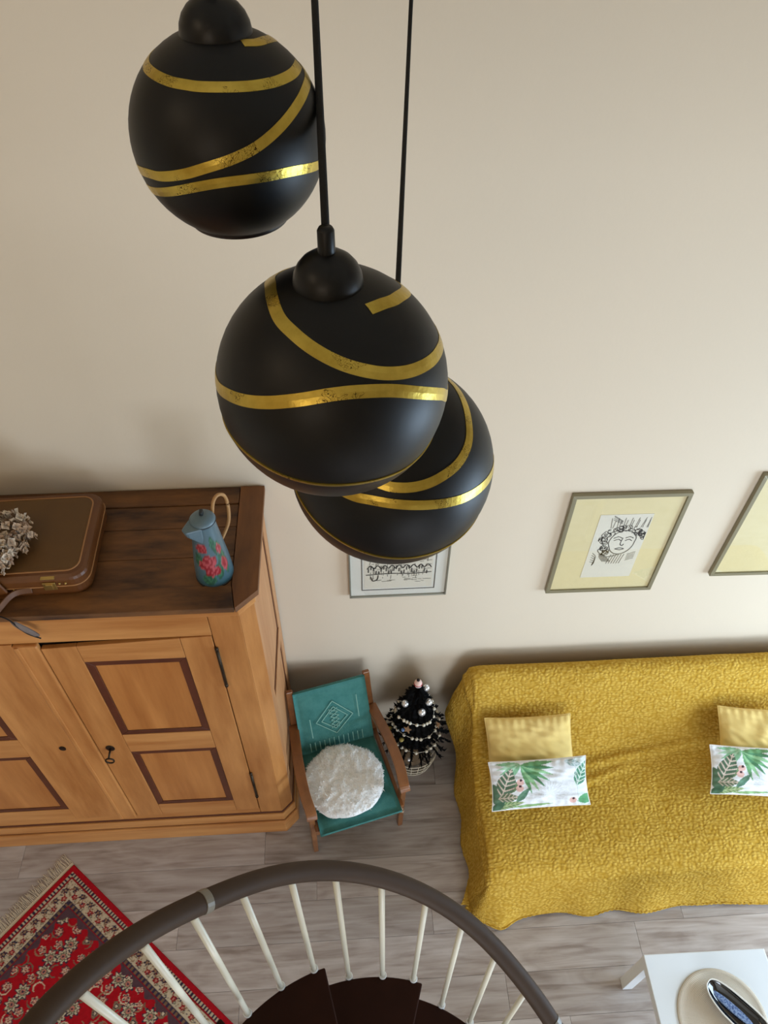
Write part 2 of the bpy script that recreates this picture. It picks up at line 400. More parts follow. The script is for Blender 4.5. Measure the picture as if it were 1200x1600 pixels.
# front frame (stiles each side, top rail, bottom rail)
obj('frame_rail', MB().box((-1.956, YF, 1.905), (-.514, YF+.02, 2.045)), M['pine_rail'], wd, bevel=.002)
obj('frame_rail', MB().box((-1.956, YF, .235), (-.514, YF+.02, .290)), M['pine_rail'], wd, bevel=.002)
for s in (0, 1):
    x0, x1 = ((-.512, XR-.053), (XL+.053, -1.958))[s]
    obj('frame_stile', MB().box((x0, YF, .235), (x1, YF+.02, 2.045)), M['pine'], wd, bevel=.002)
def chamf(s):
    a, b_ = (XR-.052, YF+.001), (XR, 1.667)
    if s: a, b_ = (XL+.052, YF+.001), (XL, 1.667)
    w = MB().prism([a, b_, (b_[0]-(.02 if not s else -.02), b_[1]+.01), (a[0]-(.01 if not s else -.01), a[1]+.02)][::(1 if not s else -1)], .235, 2.045)
    return w
for s in (0, 1): obj('corner_board', chamf(s), M['pine'], wd, bevel=.002)
# cornice under the top
obj('cornice', MB().prism(foot(.006), 2.03, 2.066), M['pine_rail'], wd, bevel=.003)
# sides
for s, X in ((1, XR), (-1, XL)):
    xa, xb = sorted((X, X-.018*s))
    obj('side_stile', MB().box((xa, 1.668, .235), (xb, 1.742, 2.045)), M['side'], wd, bevel=.002)
    obj('side_stile', MB().box((xa, 2.12, .235), (xb, YB, 2.045)), M['side'], wd, bevel=.002)
    for z0, z1 in ((.235, .36), (1.10, 1.20), (1.92, 2.045)):
        obj('side_rail', MB().box((xa, 1.743, z0), (xb, 2.119, z1)), M['side'], wd, bevel=.002)
    xa, xb = sorted((X-.008*s, X-.016*s))
    for z0, z1 in ((.362, 1.098), (1.202, 1.918)):
        g = MB()
        for q in (((1.744, z0), (1.756, z1)), ((2.106, z0), (2.118, z1)), ((1.756, z0), (2.106, z0+.012)), ((1.756, z1-.012), (2.106, z1))):
            g.box((xa, q[0][0], q[0][1]), (xb+.003*s if s > 0 else xb, q[1][0], q[1][1]))
        obj('side_panel', MB().box((xa-.002, 1.757, z0+.013), (xb, 2.105, z1-.013)), M['side'], wd)
        obj('dark_moulding', g, M['mould'], wd)
# plinth with stepped dark lines
obj('base_moulding', MB().prism(foot(.004), .222, .240), M['mould'], wd, bevel=.003)
obj('base_board', MB().prism(foot(.012), .150, .223), M['pine_rail'], wd, bevel=.004)
obj('base_moulding', MB().prism(foot(.009), .138, .151), M['mould'], wd)
obj('plinth', MB().prism(foot(.020), .0, .139), M['pine_rail'], wd, bevel=.005)
# doors
def ring(x0, x1, z0, z1, w, y0, y1):
    b = MB(); o = [(x0, z0), (x1, z0), (x1, z1), (x0, z1)]; i = [(x0+w, z0+w), (x1-w, z0+w), (x1-w, z1-w), (x0+w, z1-w)]
    for k in range(4):
        j = (k+1) % 4; b.prism_y([o[k], o[j], i[j], i[k]], y0, y1)
    return b
def door(mirror):
    mx = (lambda x: x) if not mirror else (lambda x: 2*(-1.238+.003) - x)
    def bx(x0, x1, z0, z1, y0, y1):
        a, b_ = sorted((mx(x0), mx(x1))); return MB().box((a, y0, z0), (b_, y1, z1))
    xl = -1.143 if not mirror else -1.232
    T0, T1 = (1.868, 1.905) if not mirror else (1.902, 1.902)
    d = MB().box((min(mx(xl), mx(-.516)), YF+.012, .294), (max(mx(xl), mx(-.516)), YF+.021, 1.862))
    o = obj('door', d, M['pine_panel'], wd)
    yf = YF-.004
    ia, ib = -1.014, -.632
    q = sorted((mx(xl), mx(ia)))
    # stile at the meeting side, slanted top
    def tz(x): t = (x-xl)/(-.516-xl); return T0+(T1-T0)*t
    def slab(x0, x1, z0, top):
        a, b_ = sorted((mx(x0), mx(x1)))
        za, zb = (top(x0), top(x1)) if not mirror else (top(x1), top(x0))
        return MB().prism_y([(a, z0), (b_, z0), (b_, zb), (a, za)], yf, YF+.016)
    obj('door_stile', slab(xl, ia, .292, tz), M['pine'], o, bevel=.0025)
    obj('door_stile', slab(ib, -.516, .292, tz), M['pine'], o, bevel=.0025)
    obj('door_rail', slab(ia+.001, ib-.001, 1.768, tz), M['pine_rail'], o, bevel=.0025)
    obj('door_rail', bx(ia+.001, ib-.001, 1.012, 1.172, yf, YF+.016), M['pine_rail'], o, bevel=.0025)
    obj('door_rail', bx(ia+.001, ib-.001, .292, .412, yf, YF+.016), M['pine_rail'], o, bevel=.0025)
    for z0, z1 in ((1.173, 1.767), (.413, 1.011)):
        a, b_ = sorted((mx(ia), mx(ib)))
        obj('panel_moulding', ring(a+.001, b_-.001, z0, z1, .031, YF-.0015, YF+.016), M['mould'], o, bevel=.002)
        obj('door_panel', MB().box((a+.032, YF+.002, z0+.031), (b_-.032, YF+.016, z1-.031)), M['pine_panel'], o, bevel=.003)
    return o
dR = door(False); dL = door(True)
# centre strip with rounded bead, carried by the right door
obj('cover_strip', MB().box((-1.236, YF-.014, .285), (-1.146, YF+.012, 1.900)), M['pine'], dR, bevel=.006)
obj('strip_bead', MB().box((-1.228, YF-.019, .286), (-1.212, YF-.013, 1.899)), M['pine'], dR, bevel=.003)
# hinges
for X, dd in ((-.508, dR), (2*(-1.235)+.508, dL)):
    for z0, z1 in ((1.57, 1.81), (.47, .71)):
        h = MB().tube([(X, YF-.008, z0), (X, YF-.008, z1)], .0065, 8, (0,1,0))
        h.ball((X, YF-.008, z1+.012), .008, 8, 6, (1,1,1.6)).ball((X, YF-.008, z0-.012), .008, 8, 6, (1,1,1.6))
        obj('hinge', h, M['iron'], dd, smooth=True)
# lock with key on right door, plain keyhole on left
e = MB().lathe([(0, 0), (.018, 0), (.02, .002), (.016, .004), (0, .004)], n=16)
def to_front(mb, c): mb.v = [(c[0]+x, c[1]-z, c[2]+y*1.3) for x, y, z in mb.v]; return mb
obj('keyhole_plate', to_front(e, (-1.091, YF-.004, 1.060)), M['iron'], dR)
k = MB().tube([(-1.091, YF+.0, 1.058), (-1.091, YF-.05, 1.056)], .0045, 8)
rg = [(-1.091+.018*math.cos(a), YF-.052, 1.034+.021*math.sin(a)) for a in [2*PI*i/20 for i in range(20)]]
k.tube(rg, .0038, 6, (0,1,0), closed=True)
obj('key', k, M['iron'], dR, smooth=True)
e = MB().lathe([(0, 0), (.014, 0), (.015, .002), (0, .003)], n=16)
obj('keyhole_plate', to_front(e, (-1.294, YF-.004, 1.080)), M['iron'], dL)
# top: outer boards round recessed planks
TZ0, TZ1 = 2.066, 2.093
obj('top_board', MB().prism([(XL-.02, 1.70), (XL-.02, 1.675), (XL+.055, 1.598), (-.408, 1.598), (-.425, 1.70)], TZ0, TZ1), M['topwood'], wd, bevel=.003)
obj('top_board', MB().prism([(-.4225, 1.702), (-.4055, 1.598), (-.403, 1.598), (-.328, 1.672), (-.328, 2.195), (-.4225, 2.195)], TZ0, TZ1+.001), M['toprail'], wd, bevel=.003)
obj('top_board', MB().box((XL-.02, 2.105, TZ0), (-.425, 2.195, TZ1)), M['topwood'], wd, bevel=.003)
for a, b_ in ((1.702, 1.838), (1.840, 1.985), (1.987, 2.103)):
    obj('top_plank', MB().box((XL-.02, a, TZ0), (-.426, b_, TZ1-.006)), M['topwood'], wd, bevel=.002)
TOPZ = TZ1-.006

# ------------------------------------------------------------------ suitcase on the wardrobe
sc = thing('suitcase', 'old brown leather suitcase lying flat on the wardrobe top', 'suitcase', (-1.235, 1.885, TOPZ), math.radians(1.5))
def rrect(w, d, r, n=6):
    o = []
    for cx, cy, a0 in ((w-r, d-r, 0), (-w+r, d-r, 90), (-w+r, -d+r, 180), (w-r, -d+r, 270)):
        for i in range(n+1):
            a = math.radians(a0+90*i/n); o.append((cx+r*math.cos(a), cy+r*math.sin(a)))
    return o
def loft(levels):                                    # (w,d,r,z)
    b = MB(); k = 28; vs = []
    for w, d, r_, z in levels: vs += [(x, y_, z) for x, y_ in rrect(w, d, r_)]
    n = len(levels); fs = [tuple(range(k))[::-1], tuple(range((n-1)*k, n*k))]
    for i in range(n-1):
        for a in range(k): fs.append((i*k+a, i*k+(a+1)%k, (i+1)*k+(a+1)%k, (i+1)*k+a))
    return b.add(vs, fs)
W_, D_ = .318, .205
obj('body', loft([(W_-.014, D_-.014, .05, .0), (W_-.003, D_-.003, .055, .010), (W_, D_, .055, .022), (W_-.001, D_-.001, .055, .058)]), M['leather_edge'], sc, local=True, smooth=False, bevel=.003)
lid = obj('lid', loft([(W_, D_, .055, .060), (W_, D_, .055, .088), (W_-.004, D_-.004, .053, .099), (W_-.014, D_-.014, .048, .106), (W_-.03, D_-.03, .040, .108)]), M['leather_edge'], sc, local=True, bevel=.002)
obj('lid_panel', loft([(W_-.031, D_-.031, .040, .105), (W_-.031, D_-.031, .040, .1085), (W_-.04, D_-.04, .036, .1105)]), M['leather'], lid, local=True, bevel=.001)
obj('piping', MB().tube([(x, y_, .1075) for x, y_ in rrect(W_-.028, D_-.028, .042)], .0032, 6, closed=True), M['piping'], lid, local=True, smooth=True)
obj('piping', MB().tube([(x, y_, .059) for x, y_ in rrect(W_+.001, D_+.001, .056)], .003, 6, closed=True), M['piping'], sc, local=True, smooth=True)
for X in (.19, -.19):
    l = MB().box((X-.022, -D_-.006, .045), (X+.022, -D_, .083)).box((X-.012, -D_-.010, .050), (X+.012, -D_-.005, .078))
    l.box((X-.024, -D_-.002, .096), (X+.024, -D_+.014, .103))
    obj('latch', l, M['brass'], sc, local=True, bevel=.002)
for X in (.245, .225, .10, .065):
    obj('rivet', MB().ball((X, -D_-.002, .052 if X < .2 else .074), .0048, 8, 6), M['brass'], sc, local=True, smooth=True)
hd = catmull([(.125, -D_-.004, .050), (.08, -D_-.010, .050), (.05, -D_-.026, .044), (.02, -D_-.06, .028), (0, -D_-.075, .018), (-.03, -D_-.06, .026), (-.07, -D_-.018, .045), (-.12, -D_-.006, .050)], 6)
obj('handle', MB().sweep(hd, [(-.003, -.011), (.003, -.011), (.003, .011), (-.003, .011)], (0, .4, 1)), M['strap'], sc, local=True, bevel=.002)
# leather flap at the left of the lid front
obj('leather_flap', MB().prism_y([(-.02, .02), (.055, .028), (.035, .104), (-.05, .104)], -D_-.016, -D_-.006), M['leather_edge'], sc, local=True, bevel=.004)
# suede luggage tag hanging over the cornice
tg = thing('luggage_tag', 'grey suede leaf-shaped tag hanging from the suitcase handle over the wardrobe front', 'tag', (-1.17, 1.585, 2.08))
A = []
for i in range(13):
    t = i/12; w = .026*math.sin(PI*min(1, t*.93+.07))**.7
    cx_ = -1.165+.055*t+.012*math.sin(t*3.2); z = 2.085-.095*t; yy = 1.586-.010*math.sin(t*PI)
    A.append([(cx_-w, yy, z+.01*w/.02), (cx_, yy-.005, z), (cx_+w, yy, z-.01*w/.02)])
A = np.array(A); b = MB().grid(A); b.grid(A+np.array([0, .003, 0]), True)
obj('leaf', b, M['suede'], tg, smooth=True)
obj('lace', MB().tube(catmull([(-1.228, 1.60, 2.108), (-1.20, 1.593, 2.108), (-1.17, 1.584, 2.095), (-1.150, 1.577, 2.06), (-1.130, 1.577, 2.02), (-1.098, 1.580, 1.985)], 5), .0028, 6), M['gap'], tg, smooth=True)

# ------------------------------------------------------------------ dried hydrangea
hy = thing('dried_hydrangea', 'dried beige hydrangea flower head lying on the suitcase', 'dried flower', (-1.25, 1.80, TOPZ+.11))
b = MB(); cols = []
rng = random.Random(3)
for i in range(430):
    th = math.acos(rng.uniform(-.25, 1)); ph = rng.uniform(0, 2*PI)
    n_ = Vector((math.sin(th)*math.cos(ph), math.sin(th)*math.sin(ph), math.cos(th)))
    rr = .108*(1+.22*rng.uniform(-1, 1)) * (1+.12*math.sin(3*ph))
    c_ = Vector((n_.x*rr*1.1, n_.y*rr*1.15, .050+n_.z*rr*.72))
    n_ = (n_+Vector((rng.uniform(-.5, .5), rng.uniform(-.5, .5), rng.uniform(-.3, .5)))).normalized()
    t1 = n_.orthogonal().normalized(); t2 = n_.cross(t1); a0 = rng.uniform(0, 6)
    base = rng.choice([(214, 192, 166), (198, 172, 146), (186, 156, 128), (222, 204, 182), (168, 138, 114)])
    for k_ in range(4):
        a = a0+k_*PI/2; d_ = t1*math.cos(a)+t2*math.sin(a); s_ = n_.cross(d_); L_ = rng.uniform(.013, .020); wv = L_*.55
        cu = rng.uniform(-.004, .009)
        vs = [c_, c_+d_*L_*.5+s_*wv+n_*cu, c_+d_*L_+n_*cu*1.8, c_+d_*L_*.5-s_*wv+n_*cu*.4, c_+d_*L_*.55-n_*.002]
        b.add(vs, [(0, 1, 2, 4), (0, 4, 2, 3)]); cols += [[c*.6 for c in base]] + [base]*4
o = obj('petals', b, M['hydr'], hy, local=True, kind='stuff'); paint(o, cols)
obj('flower_core', MB().ball((0, 0, .06), .085, 16, 10, (1, 1, .65)), M['stem'], hy, local=True, smooth=True)
obj('stem', MB().tube([(-.05, .02, .03), (-.17, .05, .008), (-.26, .06, .006)], .004, 6), M['stem'], hy, local=True)

# ------------------------------------------------------------------ enamel pitcher
PX, PY = -.487, 1.762
pt = thing('enamel_pitcher', 'blue enamel pitcher painted with red roses on the wardrobe top', 'pitcher', (PX, PY, TOPZ))
prof = [(0, 0), (.060, 0), (.066, .004), (.068, .012), (.066, .05), (.062, .10), (.056, .15), (.050, .20), (.044, .25), (.041, .28), (.042, .29)]
pr = [];
for i in range(len(prof)-1):
    for j in range(5 if i > 2 else 2): t = j/(5 if i > 2 else 2); pr.append((prof[i][0]*(1-t)+prof[i+1][0]*t, prof[i][1]*(1-t)+prof[i+1][1]*t))
pr.append(prof[-1]); NL = 110
b = MB().lathe(pr, n=NL)
o = obj('body', b, M['enamel'], pt, local=True, smooth=True)
V = np.array(b.v); az = np.degrees(np.arctan2(V[:, 1], V[:, 0])); hz = V[:, 2]
col = np.zeros((len(V), 3)); col[:] = (80, 104, 114)
low = np.clip((.09-hz)/.09, 0, 1)[:, None]; col = col*(1-low)+np.array((52, 92, 104))*low
nn = vnoise(az/6+40, hz*160)[:, None]
fc = -75.0
def dab(a0, h0, ra, rh, c1, c2):
    global col
    d_ = (((az-a0+180) % 360-180)/ra)**2+((hz-h0)/rh)**2 + nn[:, 0]*.7
    m_ = (d_ < 1); sw = (np.sin(np.sqrt(np.abs(d_))*9+az*.16) > .25)
    col[m_] = np.where(sw[m_][:, None], np.array(c1), np.array(c2))
G1, G2 = (62, 112, 84), (44, 84, 66)
for a, h_, ra, rh in ((-48, .19, 20, .032), (-38, .13, 16, .04), (-62, .215, 10, .03), (-95, .045, 22, .03), (-58, .08, 14, .04), (-125, .14, 16, .03), (-30, .1, 10, .05), (60, .1, 30, .04), (140, .12, 30, .04)):
    dab(fc+a+75, h_, ra, rh, G1, G2)
R1, R2 = (176, 78, 84), (140, 32, 42)
for a, h_, ra, rh in ((-108, .195, 22, .022), (-84, .135, 26, .028), (-102, .115, 24, .026), (-80, .085, 26, .026), (-34, .10, 12, .033), (-40, .18, 12, .022), (60, .12, 24, .03), (150, .15, 26, .03), (100, .08, 24, .026)):
    dab(a, h_, ra, rh, R1, R2)
paint(o, col)
obj('foot_ring', MB().lathe([(.058, -.0), (.0695, 0), (.0695, .006), (.066, .007)], n=48), M['dark_rim'], pt, local=True, smooth=True)
lidp = obj('lid', MB().lathe([(.0435, .288), (.044, .294), (.036, .304), (.018, .311), (0, .313)], n=32), M['enamel_blue'], pt, local=True, smooth=True)
obj('rim_line', MB().tube([(.0435*math.cos(a), .0435*math.sin(a), .289) for a in [2*PI*i/32 for i in range(32)]], .0022, 6, closed=True), M['dark_rim'], lidp, local=True)
obj('lid_knob', MB().box((-.006, -.004, .310), (.006, .016, .328)), M['dark_rim'], lidp, local=True, bevel=.003)
# spout: beak to the front left
sd = Vector((-.72, -.70, 0)).normalized(); sn = Vector((-sd.y, sd.x, 0))
q0 = [sd*.030+sn*.034+Vector((0,0,.205)), sd*.030-sn*.034+Vector((0,0,.205)), sd*.028-sn*.036+Vector((0,0,.292)), sd*.028+sn*.036+Vector((0,0,.292))]
q1 = [sd*.072+sn*.010+Vector((0,0,.262)), sd*.072-sn*.010+Vector((0,0,.262)), sd*.080-sn*.013+Vector((0,0,.294)), sd*.080+sn*.013+Vector((0,0,.294))]
obj('spout', MB().hull8(q0, q1), M['enamel_blue'], pt, local=True, bevel=.006)
hd = Vector((.62, .78, 0)).normalized()
hp = [hd*.043+Vector((0,0,.272)), hd*.060+Vector((0,0,.325)), hd*.085+Vector((0,0,.338)), hd*.112+Vector((0,0,.31)), hd*.118+Vector((0,0,.25)), hd*.105+Vector((0,0,.18)), hd*.060+Vector((0,0,.130))]
obj('handle', MB().tube(catmull(hp, 6), .0062, 8, (0,0,1)), M['cane'], pt, local=True, smooth=True)

# ------------------------------------------------------------------ armchair
ch = thing('armchair', 'small wooden armchair with teal cloth seat and back beside the wardrobe', 'armchair', (-.004, 1.545, 0), math.radians(14))
def bar(pts, w, t, upv=(0,0,1), n=6):
    c = catmull(pts, n); return MB().sweep(c, [(-w/2, -t/2), (w/2, -t/2), (w/2, t/2), (-w/2, t/2)], upv)
for s in (-1, 1):
    X = s*.238
    obj('front_leg', MB().hull8([(X-.013, -.012, 0), (X+.013, -.012, 0), (X+.013, .018, 0), (X-.013, .018, 0)],
        [(X-.015, -.028, .555), (X+.015, -.028, .555), (X+.015, .020, .555), (X-.015, .020, .555)]), M['chairwood'], ch, local=True, bevel=.005)
    obj('rear_leg', bar([(X*.85, .445, 0), (X*.88, .43, .22), (X*.92, .435, .36), (X*.88, .49, .58), (X*.86, .535, .775)], .022, .036, (1,0,0)), M['chairwood'], ch, local=True, bevel=.004)
    obj('armrest', bar([(X, -.045, .540), (X, -.02, .566), (X*1.03, .08, .580), (X*1.01, .22, .572), (X*.95, .36, .545), (X*.90, .465, .53)], .052, .024), M['chairwood'], ch, local=True, bevel=.006)
    obj('seat_rail', MB().hull8([(X*.93-.010, -.06, .36), (X*.93+.010, -.06, .36), (X*.93+.010, .46, .29), (X*.93-.010, .46, .29)],
        [(X*.93-.010, -.06, .405), (X*.93+.010, -.06, .405), (X*.93+.010, .46, .335), (X*.93-.010, .46, .335)]), M['chairwood'], ch, local=True, bevel=.003)
obj('stretcher', MB().box((-.225, -.02, .33), (.225, .0, .375)), M['chairwood'], ch, local=True, bevel=.003)
obj('top_rail', MB().box((-.20, .515, .71), (.20, .532, .755)), M['chairwood'], ch, local=True, bevel=.004)
def slab_grid(w0, w1, P0, P1, th, nu, nv, puff, seed=0):
    """cloth slab: P0->P1 centreline (y,z), widths, thickness"""
    b = MB(); dy, dz = P1[0]-P0[0], P1[1]-P0[1]; l = math.hypot(dy, dz); ny, nz = -dz/l, dy/l
    T = []; B = []
    for i in range(nu+1):
        u = i/nu; rt = []; rb = []
        for j in range(nv+1):
            v = j/nv; w = w0+(w1-w0)*u; e = (1-abs(2*u-1)**6)*(1-abs(2*v-1)**6)
            n1 = float(vnoise(np.array(u*4+seed), np.array(v*4+seed)))*.006
            o_ = th/2*(.35+.65*e)+puff*math.sin(PI*u)*math.sin(PI*v)+n1*e
            x = (v-.5)*w; y_ = P0[0]+dy*u; z = P0[1]+dz*u
            rt.append((x, y_+ny*o_, z+nz*o_)); rb.append((x, y_-ny*th/2*(.35+.65*e), z-nz*th/2*(.35+.65*e)))
        T.append(rt); B.append(rb)
    b.grid(np.array(T), True); b.grid(np.array(B))
    m = nv+1; K = (nu+1)*m; per = [j for j in range(m)]+[i*m+nv for i in range(1, nu+1)]+[nu*m+j for j in range(nv-1, -1, -1)]+[i*m for i in range(nu-1, 0, -1)]
    for k_ in range(len(per)):
        a, c_ = per[k_], per[(k_+1) % len(per)]; b.f.append((a, c_, K+c_, K+a))
    return b
seat = obj('seat', slab_grid(.425, .40, (-.088, .412), (.405, .345), .05, 16, 16, .008), M['teal'], ch, local=True, smooth=True)
back = obj('backrest', slab_grid(.40, .385, (.375, .365), (.520, .765), .045, 16, 16, .006, 5), M['teal'], ch, local=True, smooth=True)
# woven pattern on the back
def backpt(x, u, o_=.034):
    dy, dz = .145, .40; l = math.hypot(dy, dz); return Vector((x, .375+dy*u-dz/l*o_, .365+dz*u+dy/l*o_))
def ribbon(b, pts, w, N_):
    N_ = Vector(N_)
    for p, q in zip(pts[:-1], pts[1:]):
        p, q = Vector(p), Vector(q); d_ = (q-p)
        if d_.length < 1e-6: continue
        d_.normalize(); s_ = d_.cross(N_).normalized()*w/2; e_ = d_*w*.3
        b.add([p-s_-e_, q-s_+e_, q+s_+e_, p+s_-e_], [(0, 1, 2, 3)])
    return b
Nb = Vector((0, -.40, .145)).normalized(); b = MB()
for pts in ([(-.1, .52), (0, .80), (.1, .52), (0, .28), (-.1, .52)], [(-.07, .52), (0, .71), (.07, .52), (0, .36), (-.07, .52)],
            [(-.025, .68), (.02, .62), (-.02, .56), (.025, .50), (-.02, .44), (.02, .38)], [(.02, .68), (-.025, .62), (.025, .56), (-.02, .50), (.025, .44), (-.02, .38)],
            [(.13, .80), (.13, .45)], [(-.13, .3), (-.13, .6)]):
    ribbon(b, [backpt(x, u) for x, u in pts], .005, Nb)
for i in range(12): ribbon(b, [backpt(-.15+.026*i, .08, .033), backpt(-.15+.026*i, .22, .034)], .004, Nb)
obj('woven_pattern', b, M['teal_line'], back, local=True)
b = MB()
for i in range(15):
    z = .402; yy = -.085+i*.0042
    b.tube([(.210, yy+.0, z-.012), (.222+.004*math.sin(i*2), yy, z-.02-.004*math.cos(i*3))], .0012, 4)
obj('fringe_threads', b, M['fringe'], seat, local=True, kind='stuff')

# white fluffy round cushion
cu = thing('round_cushion', 'white fluffy round cushion lying on the teal armchair seat', 'cushion', (-.065, 1.665, .418))
tilt = Matrix.Rotation(math.radians(15), 3, 'Z') @ Matrix.Rotation(math.radians(-7.5), 3, 'X')
b = MB(); nr, na = 26, 96; vs = []; hh = np.random.RandomState(4)
def cpt(r_, a, side):
    t = r_/1.0; R = .207*(1+.012*math.sin(5*a)+.01*math.sin(11*a+1))
    x, y_ = R*t*math.cos(a), R*t*math.sin(a)
    z = .034*math.sqrt(max(0, 1-t**4))
    if side > 0:
        z += .012*float(vnoise(np.array(x*38+9), np.array(y_*38+9)))+.008*float(vnoise(np.array(x*90), np.array(y_*90)))
        z -= .006*math.exp(-((y_-.02+.15*x)/.02)**2)*(1 if x > 0 else .5)
    return tilt @ Vector((x, y_, .036+side*z))
for side in (1, -1):
    for i in range(nr+1):
        for j in range(na): vs.append(cpt((i/nr)**.8, 2*PI*j/na, side))
fs = []
for s_ in (0, 1):
    o_ = s_*(nr+1)*na
    for i in range(nr):
        for j in range(na):
            q = (o_+i*na+j, o_+(i+1)*na+j, o_+(i+1)*na+(j+1) % na, o_+i*na+(j+1) % na); fs.append(q if s_ == 0 else q[::-1])
cov = obj('cushion_cover', MB().add(vs, fs), M['fluff'], cu, local=True, smooth=True)
b = MB(); rr = random.Random(9)
for i in range(4200):
    r_ = math.sqrt(rr.random()); a = rr.uniform(0, 2*PI); p = cpt(r_, a, 1)
    o_ = tilt @ Vector((math.cos(a)*r_*.7+rr.uniform(-.7, .7), math.sin(a)*r_*.7+rr.uniform(-.7, .7), .55+rr.uniform(-.2, .3)))
    o_.normalize(); l = rr.uniform(.006, .011); t = o_.orthogonal().normalized()*.0016; k_ = Vector((rr.uniform(-1, 1), rr.uniform(-1, 1), -.3))*.006
    b.add([p-t, p+t, p+o_*l*.6+t*.8, p+o_*l*.6-t*.8, p+o_*l+k_], [(0, 1, 2, 3), (3, 2, 4)])
obj('wool_tufts', b, M['fluff'], cu, local=True, kind='stuff')

# ------------------------------------------------------------------ basket and little black tree
TX, TY = .328, 1.985
bk = thing('wire_basket', 'round cream wire basket holding the small black Christmas tree', 'basket', (TX, TY, 0))
def circ(r_, z, n=40): return [(r_*math.cos(2*PI*i/n), r_*math.sin(2*PI*i/n), z) for i in range(n)]
for r_, z in ((.112, .004), (.126, .06), (.136, .115), (.142, .165)):
    obj('hoop', MB().tube(circ(r_, z), .0034, 6, closed=True), M['wire'], bk, local=True, smooth=True)
for i in range(22):
    a = 2*PI*i/22; p = [(.112, .004), (.126, .06), (.136, .115), (.142, .165)]
    obj('upright_wire', MB().tube([(q*math.cos(a), q*math.sin(a), z) for q, z in p], .0026, 6), M['wire'], bk, local=True)
for i in range(6):
    a = PI*i/6; obj('base_wire', MB().tube([(.112*math.cos(a), .112*math.sin(a), .004), (-.112*math.cos(a), -.112*math.sin(a), .004)], .0018, 5, (0,0,1)), M['wire'], bk, local=True)
tr = thing('christmas_tree', 'small black artificial Christmas tree with pale beads standing in the wire basket', 'tree', (TX, TY, .008))
obj('root_ball', MB().lathe([(0, 0), (.060, 0), (.075, .05), (.072, .12), (0, .125)], n=20), M['jute'], tr, local=True, smooth=True)
obj('trunk', MB().tube([(0, 0, .1), (0, 0, .73)], .010, 8, (1,0,0)), M['tree'], tr, local=True)
TH0, TH1 = .315, .84
def cone_r(z): return 0.146*(1-((z-TH0)/(TH1-TH0)))**.85 + .008
obj('inner_cone', MB().lathe([(0, TH0+.02), (.118, TH0+.02), (.065, TH0+.28), (0, TH1-.06)], n=16), M['tree'], tr, local=True)
rt = random.Random(5)
for k_ in range(9):
    z = TH0+.02+(TH1-TH0-.06)*k_/8.6; n_ = max(8, int(22-1.6*k_)); R = cone_r(z)
    for i in range(n_):
        a = 2*PI*(i+.5*(k_ % 2))/n_+rt.uniform(-.1, .1); RR = R*rt.uniform(.85, .98); b = MB()
        p0 = Vector((0, 0, z+.05)); p1 = Vector((RR*math.cos(a), RR*math.sin(a), z-.022))
        b.tube([p0, p1], .002, 4)
        for m_ in range(34):
            t = .25+.75*m_/22; c_ = p0.lerp(p1, t)
            ax_ = Vector((math.cos(a)*.9, math.sin(a)*.9, -.35))
            d_ = (ax_+Vector((rt.uniform(-.8, .8), rt.uniform(-.8, .8), rt.uniform(-.6, .6)))*1.0).normalized()
            sdv = d_.orthogonal().normalized()*.0065
            b.add([c_-sdv, c_+sdv, c_+d_*rt.uniform(.014, .028)], [(0, 1, 2)])
        obj('branch', b, M['tree'], tr, local=True)
def tree_pt(ang, z, out=.0):
    R = cone_r(z)+out; return (TX+R*math.cos(math.radians(ang)), TY+R*math.sin(math.radians(ang)), .008+z)
def bauble(ang, z, r_, m, label, group, out=.004):
    p = tree_pt(ang, z, out)
    o = obj('bauble', MB().ball((0, 0, 0), r_, 16, 10).tube([(0, 0, r_*.9), (0, 0, r_*1.25)], r_*.25, 6, (1,0,0)), m, None, smooth=True)
    o.location = p; return tag(o, label, 'bauble', group)
bauble(-155, .69, .0195, M['silver'], 'silver bauble at the upper left of the black tree', 'silver baubles on the tree', .012)
bauble(-75, .67, .0205, M['silver'], 'largest silver bauble hanging front centre below the tree top', 'silver baubles on the tree', .012)
bauble(-30, .70, .0195, M['silver'], 'silver bauble just right of the front centre one near the tree top', 'silver baubles on the tree', .012)
bauble(20, .76, .0195, M['silver'], 'topmost silver bauble right under the tree topper', 'silver baubles on the tree', .012)
bauble(-128, .43, .0145, M['gold_bead'], 'small gold bauble on the front left of the black tree', 'small coloured baubles')
bauble(-132, .505, .0110, M['blue_bead'], 'tiny blue bauble beside the wooden star on the tree', 'small coloured baubles')
bauble(-172, .40, .0130, M['gold_bead'], 'small gold bauble on the far left side of the black tree', 'small coloured baubles')
bauble(-105, .30, .0115, M['silver'], 'small silver bauble low at the front of the tree skirt', 'silver baubles on the tree')
